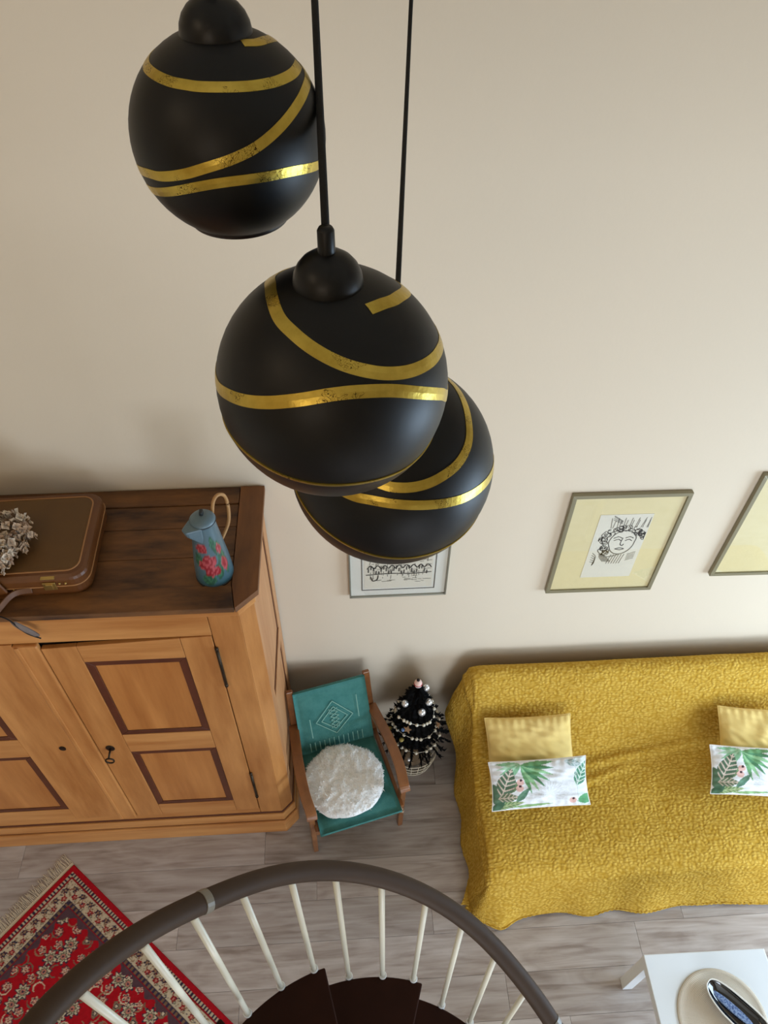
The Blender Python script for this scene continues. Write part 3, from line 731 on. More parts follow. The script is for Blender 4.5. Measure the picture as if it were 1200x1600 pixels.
# strung bead garland in three swags
gl = thing('bead_garland', 'string of cream pearl beads wound around the black Christmas tree', 'garland', (TX, TY, .2))
path = []
for t in np.linspace(0, 1, 46):
    ang = -200+ t*980; z = .345+.265*t+.022*math.sin(t*33); path.append(tree_pt(ang, z, .008))
obj('string', MB().tube(path, .0012, 4), M['pearl'], gl)
bm0 = None
for i, p in enumerate(path):
    for dlt in (0, .5):
        if dlt and i % 3: continue
        if dlt and i+1 < len(path): p = tuple((a+c)/2 for a, c in zip(p, path[i+1]))
        if bm0 is None: o = bm0 = obj('bead', MB().ball((0, 0, 0), .0095, 10, 6), M['pearl'], gl, local=True, smooth=True)
        else: o = bm0.copy(); C.objects.link(o); o.parent = gl
        o.location = (p[0]-TX, p[1]-TY, p[2]-.2)
def star(p, nrm, r_, label):
    nrm = Vector(nrm).normalized(); u_ = nrm.cross(Vector((0, 0, 1))).normalized(); w_ = u_.cross(nrm); vs = []
    for sgn in (1, -1):
        for i in range(10):
            a = PI/2+PI*i/5; q = r_*(1 if i % 2 == 0 else .45); vs.append(u_*q*math.cos(a)+w_*q*math.sin(a)+nrm*.003*sgn)
    fs = [tuple(range(10))[::-1], tuple(range(10, 20))]+[(i, (i+1) % 10, 10+(i+1) % 10, 10+i) for i in range(10)]
    o = obj('wooden_star', MB().add(vs, fs), M['starwood'], None); o.location = p; tag(o, label, 'star', 'wooden stars on the tree')
star(tree_pt(-118, .54, .014), (-.45, -.9, .5), .024, 'brown wooden star on the front left of the black tree')
star(tree_pt(-22, .48, .014), (.9, -.4, .5), .024, 'brown wooden star on the right side of the black tree')
# red and white topper
tp = thing('tree_topper', 'tiny red and white ball topper on the tip of the black tree', 'ornament', (TX, TY, .008+TH1-.02))
obj('face_ball', MB().ball((0, 0, .022), .020, 14, 10), M['pink'], tp, local=True, smooth=True)
obj('white_trim', MB().ball((0, -.009, .010), .016, 12, 8, (1.1, .8, .7)), M['white'], tp, local=True, smooth=True)
obj('red_band', MB().tube([(.018*math.cos(a), .018*math.sin(a), .014) for a in [2*PI*i/16 for i in range(16)]], .004, 6, closed=True), M['red'], tp, local=True, smooth=True)
obj('dark_tip', MB().ball((0, .004, .042), .009, 10, 6), M['gap'], tp, local=True, smooth=True)

# ------------------------------------------------------------------ sofa under the throw
SX0, SX1 = .645, 2.72
sf = thing('sofa', 'grey-blue sofa against the wall almost hidden by the mustard throw', 'sofa', ((SX0+SX1)/2, 1.65, 0))
obj('seat_base', MB().box((SX0, 1.22, .06), (SX1, 1.98, .24)), M['sofa'], sf, bevel=.02)
obj('seat_cushion', MB().box((SX0, 1.215, .245), (SX1, 1.83, .388)), M['sofa'], sf, bevel=.03)
obj('backrest', MB().hull8([(SX0, 1.84, .27), (SX1, 1.84, .27), (SX1, 2.10, .27), (SX0, 2.10, .27)], [(SX0, 2.03, .765), (SX1, 2.03, .765), (SX1, 2.095, .765), (SX0, 2.095, .765)]), M['sofa'], sf, bevel=.02)
for X in (SX0+.06, SX1-.06):
    for Y in (1.21, 1.92): obj('foot', MB().tube([(X, Y, 0), (X, Y, .062)], .022, 12, (1,0,0)), M['iron'], sf)
prof = [(1.165, .352), (1.195, .388), (1.25, .410), (1.33, .424), (1.50, .428), (1.66, .430), (1.76, .445), (1.83, .50), (1.90, .60), (1.965, .70), (2.005, .765), (2.04, .800), (2.08, .800), (2.112, .76), (2.122, .65), (2.125, .50)]
pp = catmull([(0, a, b_) for a, b_ in prof], 8); cum = [0]
for a, b_ in zip(pp[:-1], pp[1:]): cum.append(cum[-1]+(b_-a).length)
cum = np.array(cum); py = np.array([p.y for p in pp]); pz = np.array([p.z for p in pp]); LP = cum[-1]
TXL, TXR = .625, 2.74; OH = .425
ns, ntt = 520, 340
s = np.linspace(-OH, (TXR-TXL)+OH, ns); t = np.linspace(-.352, LP, ntt)
SS, TT = np.meshgrid(s, t, indexing='ij')
tc_ = np.clip(TT, 0, LP); BY = np.interp(tc_, cum, py); BZ = np.interp(tc_, cum, pz)
BX = TXL+np.clip(SS, 0, TXR-TXL)
ds = np.where(SS < 0, -SS, np.where(SS > TXR-TXL, SS-(TXR-TXL), 0)); dt = np.where(TT < 0, -TT, 0)
rr_ = np.hypot(ds, dt)
sgn = np.where(SS < 0, -1, 1)
ax_ = np.where(rr_ > 1e-6, ds/np.maximum(rr_, 1e-6), 0); ay_ = np.where(rr_ > 1e-6, dt/np.maximum(rr_, 1e-6), 0)
# hem length varies
hem = 1+.05*vnoise(BX*5+3, BY*5+8)
drop = rr_*hem
zt_ = BZ-drop
exc = np.maximum(0, .014-zt_); Z = np.maximum(zt_, .014+.004*vnoise(SS*30, TT*30))
wave = .5+.5*np.sin(BX*13+1.5*np.sin(BX*5)) ; waveS = .5+.5*np.sin(BY*21+2.2)
out = .055*np.clip(drop/.4, 0, 1)**.8*(ay_**2*(1.15+.45*wave)+ax_**2*(.85+.45*waveS)) + exc*np.where((ds > 0) & (dt > 0), .15, .5)
out = out+ ax_**2*.045*np.exp(-((BY-2.03)/.09)**2)*np.clip(drop/.25, 0, 1)
out = out+ ay_*.055*np.exp(-((BX-.70)/.07)**2)*np.clip(drop/.4, 0, 1)**2
X = BX+sgn*ax_*out; Y = BY-ay_*out
# soft rounding of shoulders
edge = np.minimum(np.minimum(SS, TXR-TXL-SS), .07); rnd = np.where((SS >= 0) & (SS <= TXR-TXL), (.07-np.clip(edge, 0, .07))/.07, 1.0)
Z = Z-.012*rnd**2*(rr_ < .3)
# wrinkles / relief
n_ = .016*vnoise(SS*3.2+5, TT*3.2+2)+.007*vnoise(SS*9, TT*9)
fold = .016*np.exp(-((TT-.60-.16*(SS-.9))/.022)**2)*np.exp(-((SS-.85)/.45)**2)
fold += .012*np.exp(-((TT-.47-.30*(SS-.6))/.02)**2)*np.exp(-((SS-.55)/.25)**2)
fold += .010*np.exp(-((SS+.02+.05*np.sin(TT*7))/.02)**2)*(TT > 0)
w1 = 2.6*vnoise(SS*14, TT*14); w2 = 2.6*vnoise(SS*14+50, TT*14+9)
puck = .0022*np.sin(SS*2*PI*40+w1+2*np.sin(TT*2*PI*20))*np.sin(TT*2*PI*50+w2)+.0012*vnoise(SS*80, TT*95+7)
n_ = n_+fold+puck
# offset along a rough normal
NX = sgn*ax_*.9; NY = np.where(TT > LP*.42, -.45, 0)*(TT < LP*.8)-ay_*.9; NZ = np.where(rr_ > .02, .15, .9)
onfl = (Z > .03)
X += NX*n_; Y += NY*n_*.9; Z += NZ*n_*onfl
Y = np.minimum(Y, 2.185); Z = np.maximum(Z, .008)
b = MB(); A = np.stack([X, Y, Z], -1); b.v = A.reshape(-1, 3).tolist()
idx = np.arange(ns*ntt).reshape(ns, ntt)
b.f = np.stack([idx[:-1, :-1], idx[1:, :-1], idx[1:, 1:], idx[:-1, 1:]], -1).reshape(-1, 4).tolist()
th = obj('sofa_throw', b, M['throw'], None, smooth=True)
uvl = th.data.uv_layers.new(name='cloth'); li = np.empty(len(th.data.loops), int); th.data.loops.foreach_get('vertex_index', li)
uvv = np.stack([SS.ravel()[li], TT.ravel()[li]], -1); uvl.data.foreach_set('uv', uvv.ravel())
so = th.modifiers.new('thickness', 'SOLIDIFY'); so.thickness = .005; so.offset = 1
tag(th, 'mustard yellow textured throw draped over the whole sofa down to the floor', 'throw')

# ------------------------------------------------------------------ sofa cushions
def pillow(name, label, group, TL, TR, BL, th_, m, paintf=None, seed=0, nu=90, nv=70, pinch=.045, wr=.006):
    TL, TR, BL = map(Vector, (TL, TR, BL)); u_ = (TR-TL); v_ = (TL-BL); w, h_ = u_.length, v_.length
    u_.normalize(); v_ = (v_-u_*v_.dot(u_)).normalized(); n_ = u_.cross(v_)
    c_ = (TR+BL)/2
    Mx = Matrix((u_, v_, n_)).transposed().to_4x4(); Mx.translation = c_
    U, V_ = np.meshgrid(np.linspace(-1, 1, nu), np.linspace(-1, 1, nv), indexing='ij')
    ex = U*(1-pinch*(1-np.abs(V_)**2.2)*np.abs(U)**3); ey = V_*(1-pinch*(1-np.abs(U)**2.2)*np.abs(V_)**3)
    prof_ = ((1-np.abs(U)**2.6)*(1-np.abs(V_)**2.6))**.5
    e_ = np.maximum(np.abs(U), np.abs(V_))
    pk = np.sin(U*34+seed+2*vnoise(U*3, V_*3))*np.exp(-(1-np.abs(V_))*5)+np.sin(V_*24+seed)*np.exp(-(1-np.abs(U))*5)
    wrn = 2.0*wr*(2.0*vnoise(U*2.5+seed, V_*2.5+seed)+1.2*vnoise(U*6+V_*5+seed, V_*7+seed))*prof_+.0034*pk*np.minimum(1, (1-e_)*12)
    F = np.stack([ex*w/2, ey*h_/2, th_/2*prof_+wrn], -1); B_ = np.stack([ex*w/2, ey*h_/2, -th_/2*prof_], -1)
    b = MB().grid(F); b.grid(B_, True)
    o = obj(name, b, m, None, smooth=True, weld=True); o.matrix_world = Mx
    if paintf is not None:
        cc = paintf(U, V_).reshape(-1, 3); paint(o, np.concatenate([cc, cc]))
    sm = MB().tube([(x, y_, 0) for x, y_ in [(ex[i, 0]*w/2, ey[i, 0]*h_/2) for i in range(0, nu, 3)]+[(ex[-1, j]*w/2, ey[-1, j]*h_/2) for j in range(0, nv, 3)]+[(ex[i, -1]*w/2, ey[i, -1]*h_/2) for i in range(nu-1, 0, -3)]+[(ex[0, j]*w/2, ey[0, j]*h_/2) for j in range(nv-1, 0, -3)]], .0028, 6, closed=True)
    q = obj('seam', sm, m if paintf is None else M['white'], None, smooth=True); q.parent = o
    return tag(o, label, 'cushion', group)
def leafprint(U, V_):
    asp = 1.75; x = (U+1)/2*asp; y_ = (V_+1)/2                    # x 0..1.75, y 0..1
    c = np.zeros(U.shape+(3,)); c[:] = (232, 234, 236)
    def put(m_, col_): c[m_] = col_
    def leaf(x0, y0, ang, L_, w, col_, vein=None, n=6, col2=None):
        a = math.radians(ang); dx, dy = x-x0, y_-y0; p = (dx*math.cos(a)+dy*math.sin(a))/L_; q = (-dx*math.sin(a)+dy*math.cos(a))
        m_ = (p > 0) & (p < 1) & (np.abs(q) < w*np.sin(PI*np.clip(p, 0, 1)**.8)); put(m_, col_)
        if col2 is not None: put(m_ & (q > 0), col2)
        if vein is not None:
            put(m_ & (np.abs(q) < .010), vein)
            put(m_ & (np.mod(p*n-np.abs(q)/w*1.3, 1) < .30), vein)
    # pale fan in the middle
    for a in range(-20, 200, 22): leaf(1.02, .28, a, .42, .035, (212, 212, 212), (226, 228, 230), 4)
    # palm fan top left-centre
    for k_, a in enumerate(range(-75, 15, 13)): leaf(.55, .93, a, .62, .045, [(110, 162, 112), (150, 196, 146), (84, 136, 96)][k_ % 3])
    for k_, a in enumerate(range(180, 250, 14)): leaf(.55, .95, a, .45, .04, [(140, 190, 150), (176, 212, 182)][k_ % 2])
    leaf(.02, .55, -75, .6, .12, (92, 122, 96)); leaf(.12, .42, 20, .45, .12, (104, 132, 92), (140, 164, 120), 5)
    # variegated leaf, pale pink veins
    leaf(.16, .30, 68, .62, .17, (90, 116, 92), (222, 206, 192), 6)
    leaf(.10, .26, 5, .38, .10, (104, 120, 92), (206, 190, 172), 5)
    leaf(.42, .18, 48, .40, .06, (86, 124, 100), None, 5, (104, 142, 116))
    leaf(.0, .05, 12, .60, .08, (112, 140, 92), (176, 190, 140), 8); leaf(.35, .06, 3, .75, .035, (140, 176, 120)); leaf(.0, .0, 40, .3, .08, (74, 110, 84))
    # pink blossoms
    for bx_, by_ in ((.52, .58), (.50, .46), (1.44, .13)):
        put(((x-bx_)**2+(y_-by_)**2) < .0045, (228, 186, 176)); put(((x-bx_-.01)**2+(y_-by_-.04)**2) < .0006, (60, 34, 40))
    # right-hand leaf strip
    put(x > 1.54, (222, 232, 228)); leaf(1.52, .42, 62, .60, .13, (84, 138, 112), (206, 222, 208), 7); leaf(1.52, .10, 15, .4, .10, (96, 160, 112)); leaf(1.35, .95, -20, .35, .07, (150, 172, 168), (200, 210, 210), 5)
    put(np.abs(x-1.535) < .006, (200, 204, 204))
    f_ = 1+.05*vnoise(x*40, y_*40); return c*f_[..., None]
pillow('cushion', 'plain yellow cushion leaning on the sofa left, behind the leaf-print pillow', 'plain yellow cushions', (.732, 1.862, .655), (1.178, 1.858, .665), (.610, 1.560, .475), .10, M['yellow_cushion'], seed=1)
pillow('cushion', 'plain yellow cushion leaning at the sofa right, cut by the photo edge', 'plain yellow cushions', (1.925, 1.868, .665), (2.36, 1.815, .665), (1.84, 1.55, .475), .10, M['yellow_cushion'], seed=4)
pillow('cushion', 'green leaf-print rectangular pillow in front of the left yellow cushion', 'leaf-print pillows', (.668, 1.640, .640), (1.158, 1.642, .655), (.650, 1.448, .507), .075, M['leafprint'], leafprint, 2, 150, 96)
pillow('cushion', 'green leaf-print rectangular pillow in front of the right yellow cushion', 'leaf-print pillows', (1.818, 1.668, .640), (2.29, 1.61, .650), (1.755, 1.480, .507), .075, M['leafprint'], leafprint, 3, 150, 96)

# ------------------------------------------------------------------ pictures on the wall
def picture(x0, x1, z0, z1, fw, fm, mm_, label, ang=0):
    cx_, cz = (x0+x1)/2, (z0+z1)/2
    t_ = thing('framed_picture', label, 'picture', (cx_, 2.2, cz))
    t_.rotation_euler = (0, math.radians(ang), 0)
    w, h_ = (x1-x0)/2, (z1-z0)/2; D = -.024
    for q in ([(-w, -h_), (w, -h_), (w-fw, -h_+fw), (-w+fw, -h_+fw)], [(w, -h_), (w, h_), (w-fw, h_-fw), (w-fw, -h_+fw)],
              [(w, h_), (-w, h_), (-w+fw, h_-fw), (w-fw, h_-fw)], [(-w, h_), (-w, -h_), (-w+fw, -h_+fw), (-w+fw, h_-fw)]):
        obj('frame_bar', MB().prism_y(q, D, -.001), fm, t_, local=True, bevel=.0015)
    mt = obj('mat_board', MB().box((-w+fw-.002, -.014, -h_+fw-.002), (w-fw+.002, -.004, h_-fw+.002)), mm_, t_, local=True)
    obj('glass_pane', MB().box((-w+fw-.001, -.0195, -h_+fw-.001), (w-fw+.001, -.0180, h_-fw+.001)), M['glass'], t_, local=True)
    return t_, mt
def strokes(L_, w, y_=-.0162):
    b = MB()
    for q in L_: ribbon(b, catmull([(x, y_, z) for x, z in q], 5) if len(q) > 2 else [(x, y_, z) for x, z in q], w, (0, -1, 0))
    return b
p1, mt = picture(.947, 1.466, 1.302, 1.980, .019, M['frame_olive'], M['matboard'], 'olive-grey framed ink drawing of a woman\'s face on a cream mat', .6)
obj('drawing_paper', MB().box((-.110, -.0155, -.232), (.128, -.0135, .208)), M['paper'], mt, local=True)
# generic sketched head: oval face, curls, rays, hand, shoulders
Lm = []; Lt = []
fx, fz = .03, .02
ov = [(fx+.062*math.cos(a)*(1 if math.sin(a) > 0 else .92), fz+.082*math.sin(a)) for a in [2*PI*i/18 for i in range(19)]]
Lm.append(ov)
Lm += [[(fx-.045, fz+.03), (fx-.025, fz+.04), (fx-.006, fz+.03)], [(fx+.010, fz+.03), (fx+.028, fz+.038), (fx+.046, fz+.028)],
       [(fx-.040, fz+.014), (fx-.022, fz+.022), (fx-.008, fz+.012)], [(fx+.012, fz+.012), (fx+.028, fz+.020), (fx+.042, fz+.010)],
       [(fx-.003, fz+.03), (fx-.006, fz-.01), (fx+.004, fz-.022), (fx+.010, fz-.012)], [(fx-.022, fz-.045), (fx-.004, fz-.038), (fx+.018, fz-.045), (fx, fz-.052), (fx-.022, fz-.045)]]
for i in range(7):
    x = fx-.075+.027*i; Lt += [[(x, fz+.10), (x-.008+.004*i, fz+.165)], [(x+.008, fz+.10), (x+.012, fz+.15)]]
rs = random.Random(11)
for i in range(60):
    a = math.radians(rs.uniform(5, 235)); r1 = rs.uniform(.078, .112); c_ = (fx+r1*math.cos(a)*.95, fz+.01+r1*math.sin(a)*.9); q = rs.uniform(.007, .017); a0 = rs.uniform(0, 6)
    Lt.append([(c_[0]+q*math.cos(a0+j*.9), c_[1]+q*math.sin(a0+j*.9)) for j in range(6)])
for i in range(7): Lt.append([(fx-.055-.006*i, fz-.05-.005*i), (fx-.085+.004*i, fz-.09), (fx-.06+.006*i, fz-.135)])
for i in range(6): Lt.append([(fx-.030+.012*i, fz-.085), (fx-.040+.012*i, fz-.150)])
for i in range(5): Lt.append([(fx-.12, fz-.07-.016*i), (fx-.10, fz-.10-.01*i), (fx-.105, fz-.16)])
for i in range(5): Lt.append([(fx+.045, fz-.085-.011*i), (fx+.080, fz-.070-.011*i)])
Lt += [[(-.045, .205-.01*i), (.0, .165-.006*i)] for i in range(4)]
Lm += [[(fx-.07, fz-.02), (fx-.10, fz-.05), (fx-.075, fz-.085), (fx-.045, fz-.10), (fx, fz-.088)], [(fx-.075, fz+.03), (fx-.105, fz+.05), (fx-.09, fz+.08)]]
Lt = [[(max(-.105, min(.122, x)), max(-.225, min(.20, z))) for x, z in q] for q in Lt]
pp1 = obj('drawing_lines', strokes(Lm, .0046, -.0160), M['ink'], mt, local=True); obj('drawing_lines', strokes(Lt, .0032, -.0162), M['ink'], mt, local=True)
p2, mt = picture(-.003, .457, 1.330, 1.83, .008, M['frame_silver'], M['mat_green'], 'thin silver framed street drawing below the hanging black globes')
b = MB()
for x0, x1, z0, z1 in ((-.172, .172, -.202, -.198), (-.172, .172, .198, .202), (-.172, -.168, -.202, .202), (.168, .172, -.202, .202)): b.box((x0, -.0155, z0), (x1, -.0135, z1))
obj('print_border', b, M['ink_dark'], mt, local=True)
obj('drawing_paper', MB().box((-.158, -.0152, -.188), (.158, -.0135, .188)), M['paper'], mt, local=True)
L1 = []; L2 = []
for i in range(160):
    x = rs.uniform(-.14, .14); z = rs.uniform(-.15, .12); l = rs.uniform(.008, .035)
    if z < -.125: L1.append([(x, z), (x+l*1.3, z+rs.uniform(-.003, .003))])
    elif rs.random() < .5: L1.append([(x, z), (x+l, z+rs.uniform(-.004, .004))])
    else: L1.append([(x, z), (x+rs.uniform(-.003, .003), z+l)])
for i in range(24):
    x = -.14+.0117*i; z = -.065+.02*math.sin(i*1.3); L2.append([(x, z), (x+.001, z+.022)])
for i in range(9): L2.append([(-.145+.033*i, -.04), (-.13+.033*i, -.018), (-.115+.033*i, -.04)])
L2 += [[(-.15, -.085), (-.05, -.078), (.06, -.083), (.15, -.076)], [(-.13, -.10), (-.12, -.13), (-.10, -.12), (-.095, -.09)]]
obj('drawing_lines', strokes([[(max(-.15, min(.15, x)), z) for x, z in q] for q in L1], .0028), M['ink'], mt, local=True)
obj('drawing_lines', strokes([[(max(-.15, min(.15, x)), z) for x, z in q] for q in L2], .006, -.0160), M['ink_dark'], mt, local=True)
p3, mt = picture(1.735, 2.255, 1.383, 2.063, .019, M['frame_olive'], M['matboard'], 'olive-grey framed picture cut off by the right edge above the sofa', 1.2)
obj('drawing_paper', MB().box((-.01, -.0155, -.17), (.16, -.0135, .17)), M['paper'], mt, local=True)

# ------------------------------------------------------------------ rug
RC = Vector((-1.521, 1.483, 0)); d1 = Vector((.760, -.650, 0)).normalized(); RA = math.atan2(d1.y, d1.x)
rug = thing('persian_rug', 'red Persian rug with floral field and cream fringe lying on the floor', 'rug', (RC.x, RC.y, 0), RA)
RL, RW = 1.75, 1.2; res_ = .0042
nx, ny = int(RL/res_), int(RW/res_)
gx, gy = np.meshgrid(np.linspace(0, RL, nx), np.linspace(0, -RW, ny), indexing='ij'); gv = -gy
d_e = np.minimum(np.minimum(gx, RL-gx), np.minimum(gv, RW-gv))
d_x = np.minimum(gx, RL-gx); d_y = np.minimum(gv, RW-gv)
along = np.where(d_x < d_y, gv, gx)
RED, DRED, CRM, NAV, GRN, PNK, TAN = map(np.array, ((166, 20, 30), (138, 16, 26), (206, 188, 158), (52, 44, 60), (108, 104, 84), (190, 120, 104), (150, 116, 88)))
c = np.zeros(gx.shape+(3,)); c[:] = RED
c[:] = RED; k1 = vnoise(gx*90, gv*90)
def flower(cx_, cy_, R, pet, cols_, rot=0.0):
    dx, dy = gx-cx_, gv-cy_; r_ = np.hypot(dx, dy); a = np.arctan2(dy, dx)+rot
    for f_, k_, col_ in zip((1, .78, .56, .34, .16), (.22, .25, .2, .1, 0), cols_):
        c[r_ < R*f_*(1+k_*np.cos(pet*a))] = col_
# field arabesques
rf = random.Random(21); pts_ = []
for i in range(6000):
    x, y_ = rf.uniform(.17, RL-.17), rf.uniform(.17, RW-.17)
    if all((x-p[0])**2+(y_-p[1])**2 > .049**2 for p in pts_): pts_.append((x, y_))
for i, (x, y_) in enumerate(pts_):
    # scrolling vines
    ph = rf.uniform(0, 6); dx, dy = gx-x, gv-y_; r_ = np.hypot(dx, dy); a = np.arctan2(dy, dx)
    sp = np.abs(np.mod((a+ph)/(2*PI)-r_/.032, 1)-.5)
    near = (r_ > .012) & (r_ < .036) & (sp < .09) & (np.mod(a+ph, 2*PI) < 3.9)
    c[near] = (TAN, CRM, GRN)[i % 3]
for i, (x, y_) in enumerate(pts_):
    z_ = i % 7
    if z_ == 0: flower(x, y_, .034, 8, (NAV, CRM, GRN, PNK, NAV), rf.random())
    elif z_ in (1, 4): flower(x, y_, .021, 6, (NAV, PNK, CRM, DRED, CRM), rf.random())
    elif z_ in (2, 5): flower(x, y_, .016, 5, (CRM, NAV, PNK, PNK, CRM), rf.random())
    elif z_ == 3: flower(x, y_, .019, 3, (GRN, TAN, NAV, CRM, CRM), rf.random()*6)
# borders by distance from the edge
def band(a, b_, f): m_ = (d_e >= a) & (d_e < b_); c[m_] = f[m_] if hasattr(f, 'shape') and f.shape == c.shape else f
band(0, .028, RED)
st = (np.mod(along, .018) < .009); f_ = np.where(st[..., None], NAV, CRM*.9); band(.028, .046, f_)
band(.046, .052, DRED)
bx_ = np.zeros_like(c); bx_[:] = CRM*.93
u_ = np.mod(along, .062); v_ = d_e-.088
m_ = np.abs(v_-.020*np.sin(along/.062*2*PI)) < .005; bx_[m_] = DRED*.85
for uo, vo, R, col_, c2 in ((.015, .013, .013, DRED, PNK), (.046, -.013, .013, NAV, TAN), (.031, .022, .007, GRN, CRM), (.0, -.022, .007, TAN, NAV)):
    uu = np.mod(along-uo+.031, .062)-.031; rr2 = np.hypot(uu, v_-vo); aa = np.arctan2(v_-vo, uu)
    bx_[rr2 < R*(1+.25*np.cos(5*aa))] = col_; bx_[rr2 < R*.45] = c2
nz2 = vnoise(gx*150, gv*150); bx_[nz2 > .30] = TAN*.9; bx_[nz2 < -.36] = NAV*1.2
band(.052, .124, bx_)
band(.124, .130, NAV)
f_ = np.where((np.mod(along, .024) < .012)[..., None], TAN*.8, NAV*1.1); band(.130, .146, f_); band(.146, .150, DRED)
# field edge scallops in dark grey-blue
m_ = (d_e >= .15) & (d_e < .172+.012*np.sin(along*75)) ; c[m_] = np.array((84, 60, 66)); 
c = c*(1+.10*k1[..., None]); c = np.clip(c, 0, 255)
gz = .008+.0006*k1+.003*np.clip(vnoise(gx*3, gv*3), 0, 1); gz[d_e < .004] = .002
b = MB().grid(np.stack([gx, gy, gz], -1), True)
o = obj('pile', b, M['rug'], rug, local=True); paint(o, c.reshape(-1, 3))
obj('end_band', MB().box((-.016, -RW, .001), (.0, 0, .005)), M['fringe'], rug, local=True)
b = MB(); rf = random.Random(2)
for i in range(300):
    y_ = -RW*i/299+rf.uniform(-.002, .002); l = rf.uniform(.045, .075); sk = rf.uniform(-.014, .014)
    b.tube([(-.014, y_, .003), (-.014-l*.5, y_+sk*.3, .004), (-.014-l, y_+sk, .002)], .0014, 4)
obj('fringe', b, M['fringe'], rug, local=True, kind='stuff')
b = MB()
for i in range(300):
    y_ = -RW*i/299; b.tube([(RL, y_, .003), (RL+.03, y_, .004), (RL+.06, y_+rf.uniform(-.01, .01), .002)], .0014, 4)
obj('fringe', b, M['fringe'], rug, local=True, kind='stuff')

# ------------------------------------------------------------------ coffee table
tb = thing('coffee_table', 'low square white lacquered coffee table at the lower right', 'table', (1.520, .518, 0), math.radians(-.6))
obj('tabletop', MB().box((-.275, -.275, .402), (.275, .275, .452)), M['tabletop'], tb, local=True, bevel=.003)
for sx in (-1, 1):
    for sy in (-1, 1):
        x0, y0 = sx*.274, sy*.274; x1, y1 = sx*.226, sy*.226
        obj('leg', MB().box((min(x0, x1), min(y0, y1), 0), (max(x0, x1), max(y0, y1), .402)), M['tabletop'], tb, local=True, bevel=.002)
pmx, pmy = 1.515, .536
b = MB().lathe([(0, 0), (.150, 0), (.152, .0), (.188, 0), (.1905, .002), (.189, .004), (.175, .0045), (.172, .0035), (.150, .0035), (.147, .0042), (0, .0042)], n=72)
o = obj('placemat', b, M['placemat'], None, smooth=True); o.location = (pmx, pmy, .4525)
tag(o, 'round beige woven placemat lying on the white coffee table', 'placemat')
nt = M['placemat'].node_tree; N = nt.nodes; L = nt.links
tcn = N.new('ShaderNodeTexCoord'); wv = N.new('ShaderNodeTexWave'); wv.wave_type = 'RINGS'; wv.rings_direction = 'Z'; wv.inputs['Scale'].default_value = 60; wv.inputs['Distortion'].default_value = 1.5
L.new(tcn.outputs['Object'], wv.inputs['Vector']); bpn = N.new('ShaderNodeBump'); bpn.inputs['Strength'].default_value = .5; bpn.inputs['Distance'].default_value = .002
L.new(wv.outputs['Fac'], bpn.inputs['Height']); L.new(bpn.outputs[0], N['Principled BSDF'].inputs['Normal'])
rp = N.new('ShaderNodeValToRGB'); rp.color_ramp.elements[0].color = lin((196, 182, 160)); rp.color_ramp.elements[1].color = lin((222, 210, 192)); L.new(wv.outputs['Fac'], rp.inputs['Fac']); L.new(rp.outputs[0], N['Principled BSDF'].inputs['Base Color'])
ds_ = thing('boat_dish', 'glossy black boat-shaped dish with white rim on the round placemat', 'dish', (1.577, .553, .457), math.radians(-47))
def boat(t, k_=1.0):
    # t in 0..1 round the outline, long axis x
    a = 2*PI*t; x = -.150*math.cos(a)*abs(math.cos(a)+1e-9)**-.35*k_; w = .057*(1-.20*math.cos(a))*k_
    y_ = w*math.sin(a)*abs(math.sin(a))**-.25 if abs(math.sin(a)) > 1e-3 else 0
    return x, y_+.012*math.cos(2*PI*t)*k_
nB = 48; rows = []
for k_, z in ((.55, 0), (.80, .008), (.97, .026), (1.0, .034), (.965, .035), (.92, .030), (.72, .014), (.45, .008), (.02, .0075)):
    rows.append([(boat(i/nB, k_)[0], boat(i/nB, k_)[1], z) for i in range(nB)])
def rings(rows):
    b = MB(); n = len(rows[0])
    for r_ in rows: b.v += r_
    for i in range(len(rows)-1):
        for j in range(n): b.f.append((i*n+j, i*n+(j+1) % n, (i+1)*n+(j+1) % n, (i+1)*n+j))
    return b
obj('bowl', rings(rows), M['dish_black'], ds_, local=True, smooth=True)
obj('white_rim', MB().tube([(boat(i/nB, .99)[0], boat(i/nB, .99)[1], .035) for i in range(nB)], .0034, 6, closed=True), M['dish_white'], ds_, local=True, smooth=True)
M['blue_reflection'] = mat('blue_speckled_reflection', (84, 110, 164), 0.15, noise=(160, (150, 176, 214), (1,1,1), 0.05), coat=.4)  # bluish reflection in the black dish, painted as a raised strip
sr = []
for k_, z in ((1, .0105), (.98, .0145), (.85, .016), (.05, .0165)):
    sr.append([(-.02+(.100*math.cos(a))*k_-.0, .003+.017*math.sin(a)*k_-.0, z) for a in [2*PI*i/40 for i in range(40)]])
obj('speckled_reflection', rings(sr), M['blue_reflection'], ds_, local=True, smooth=True)

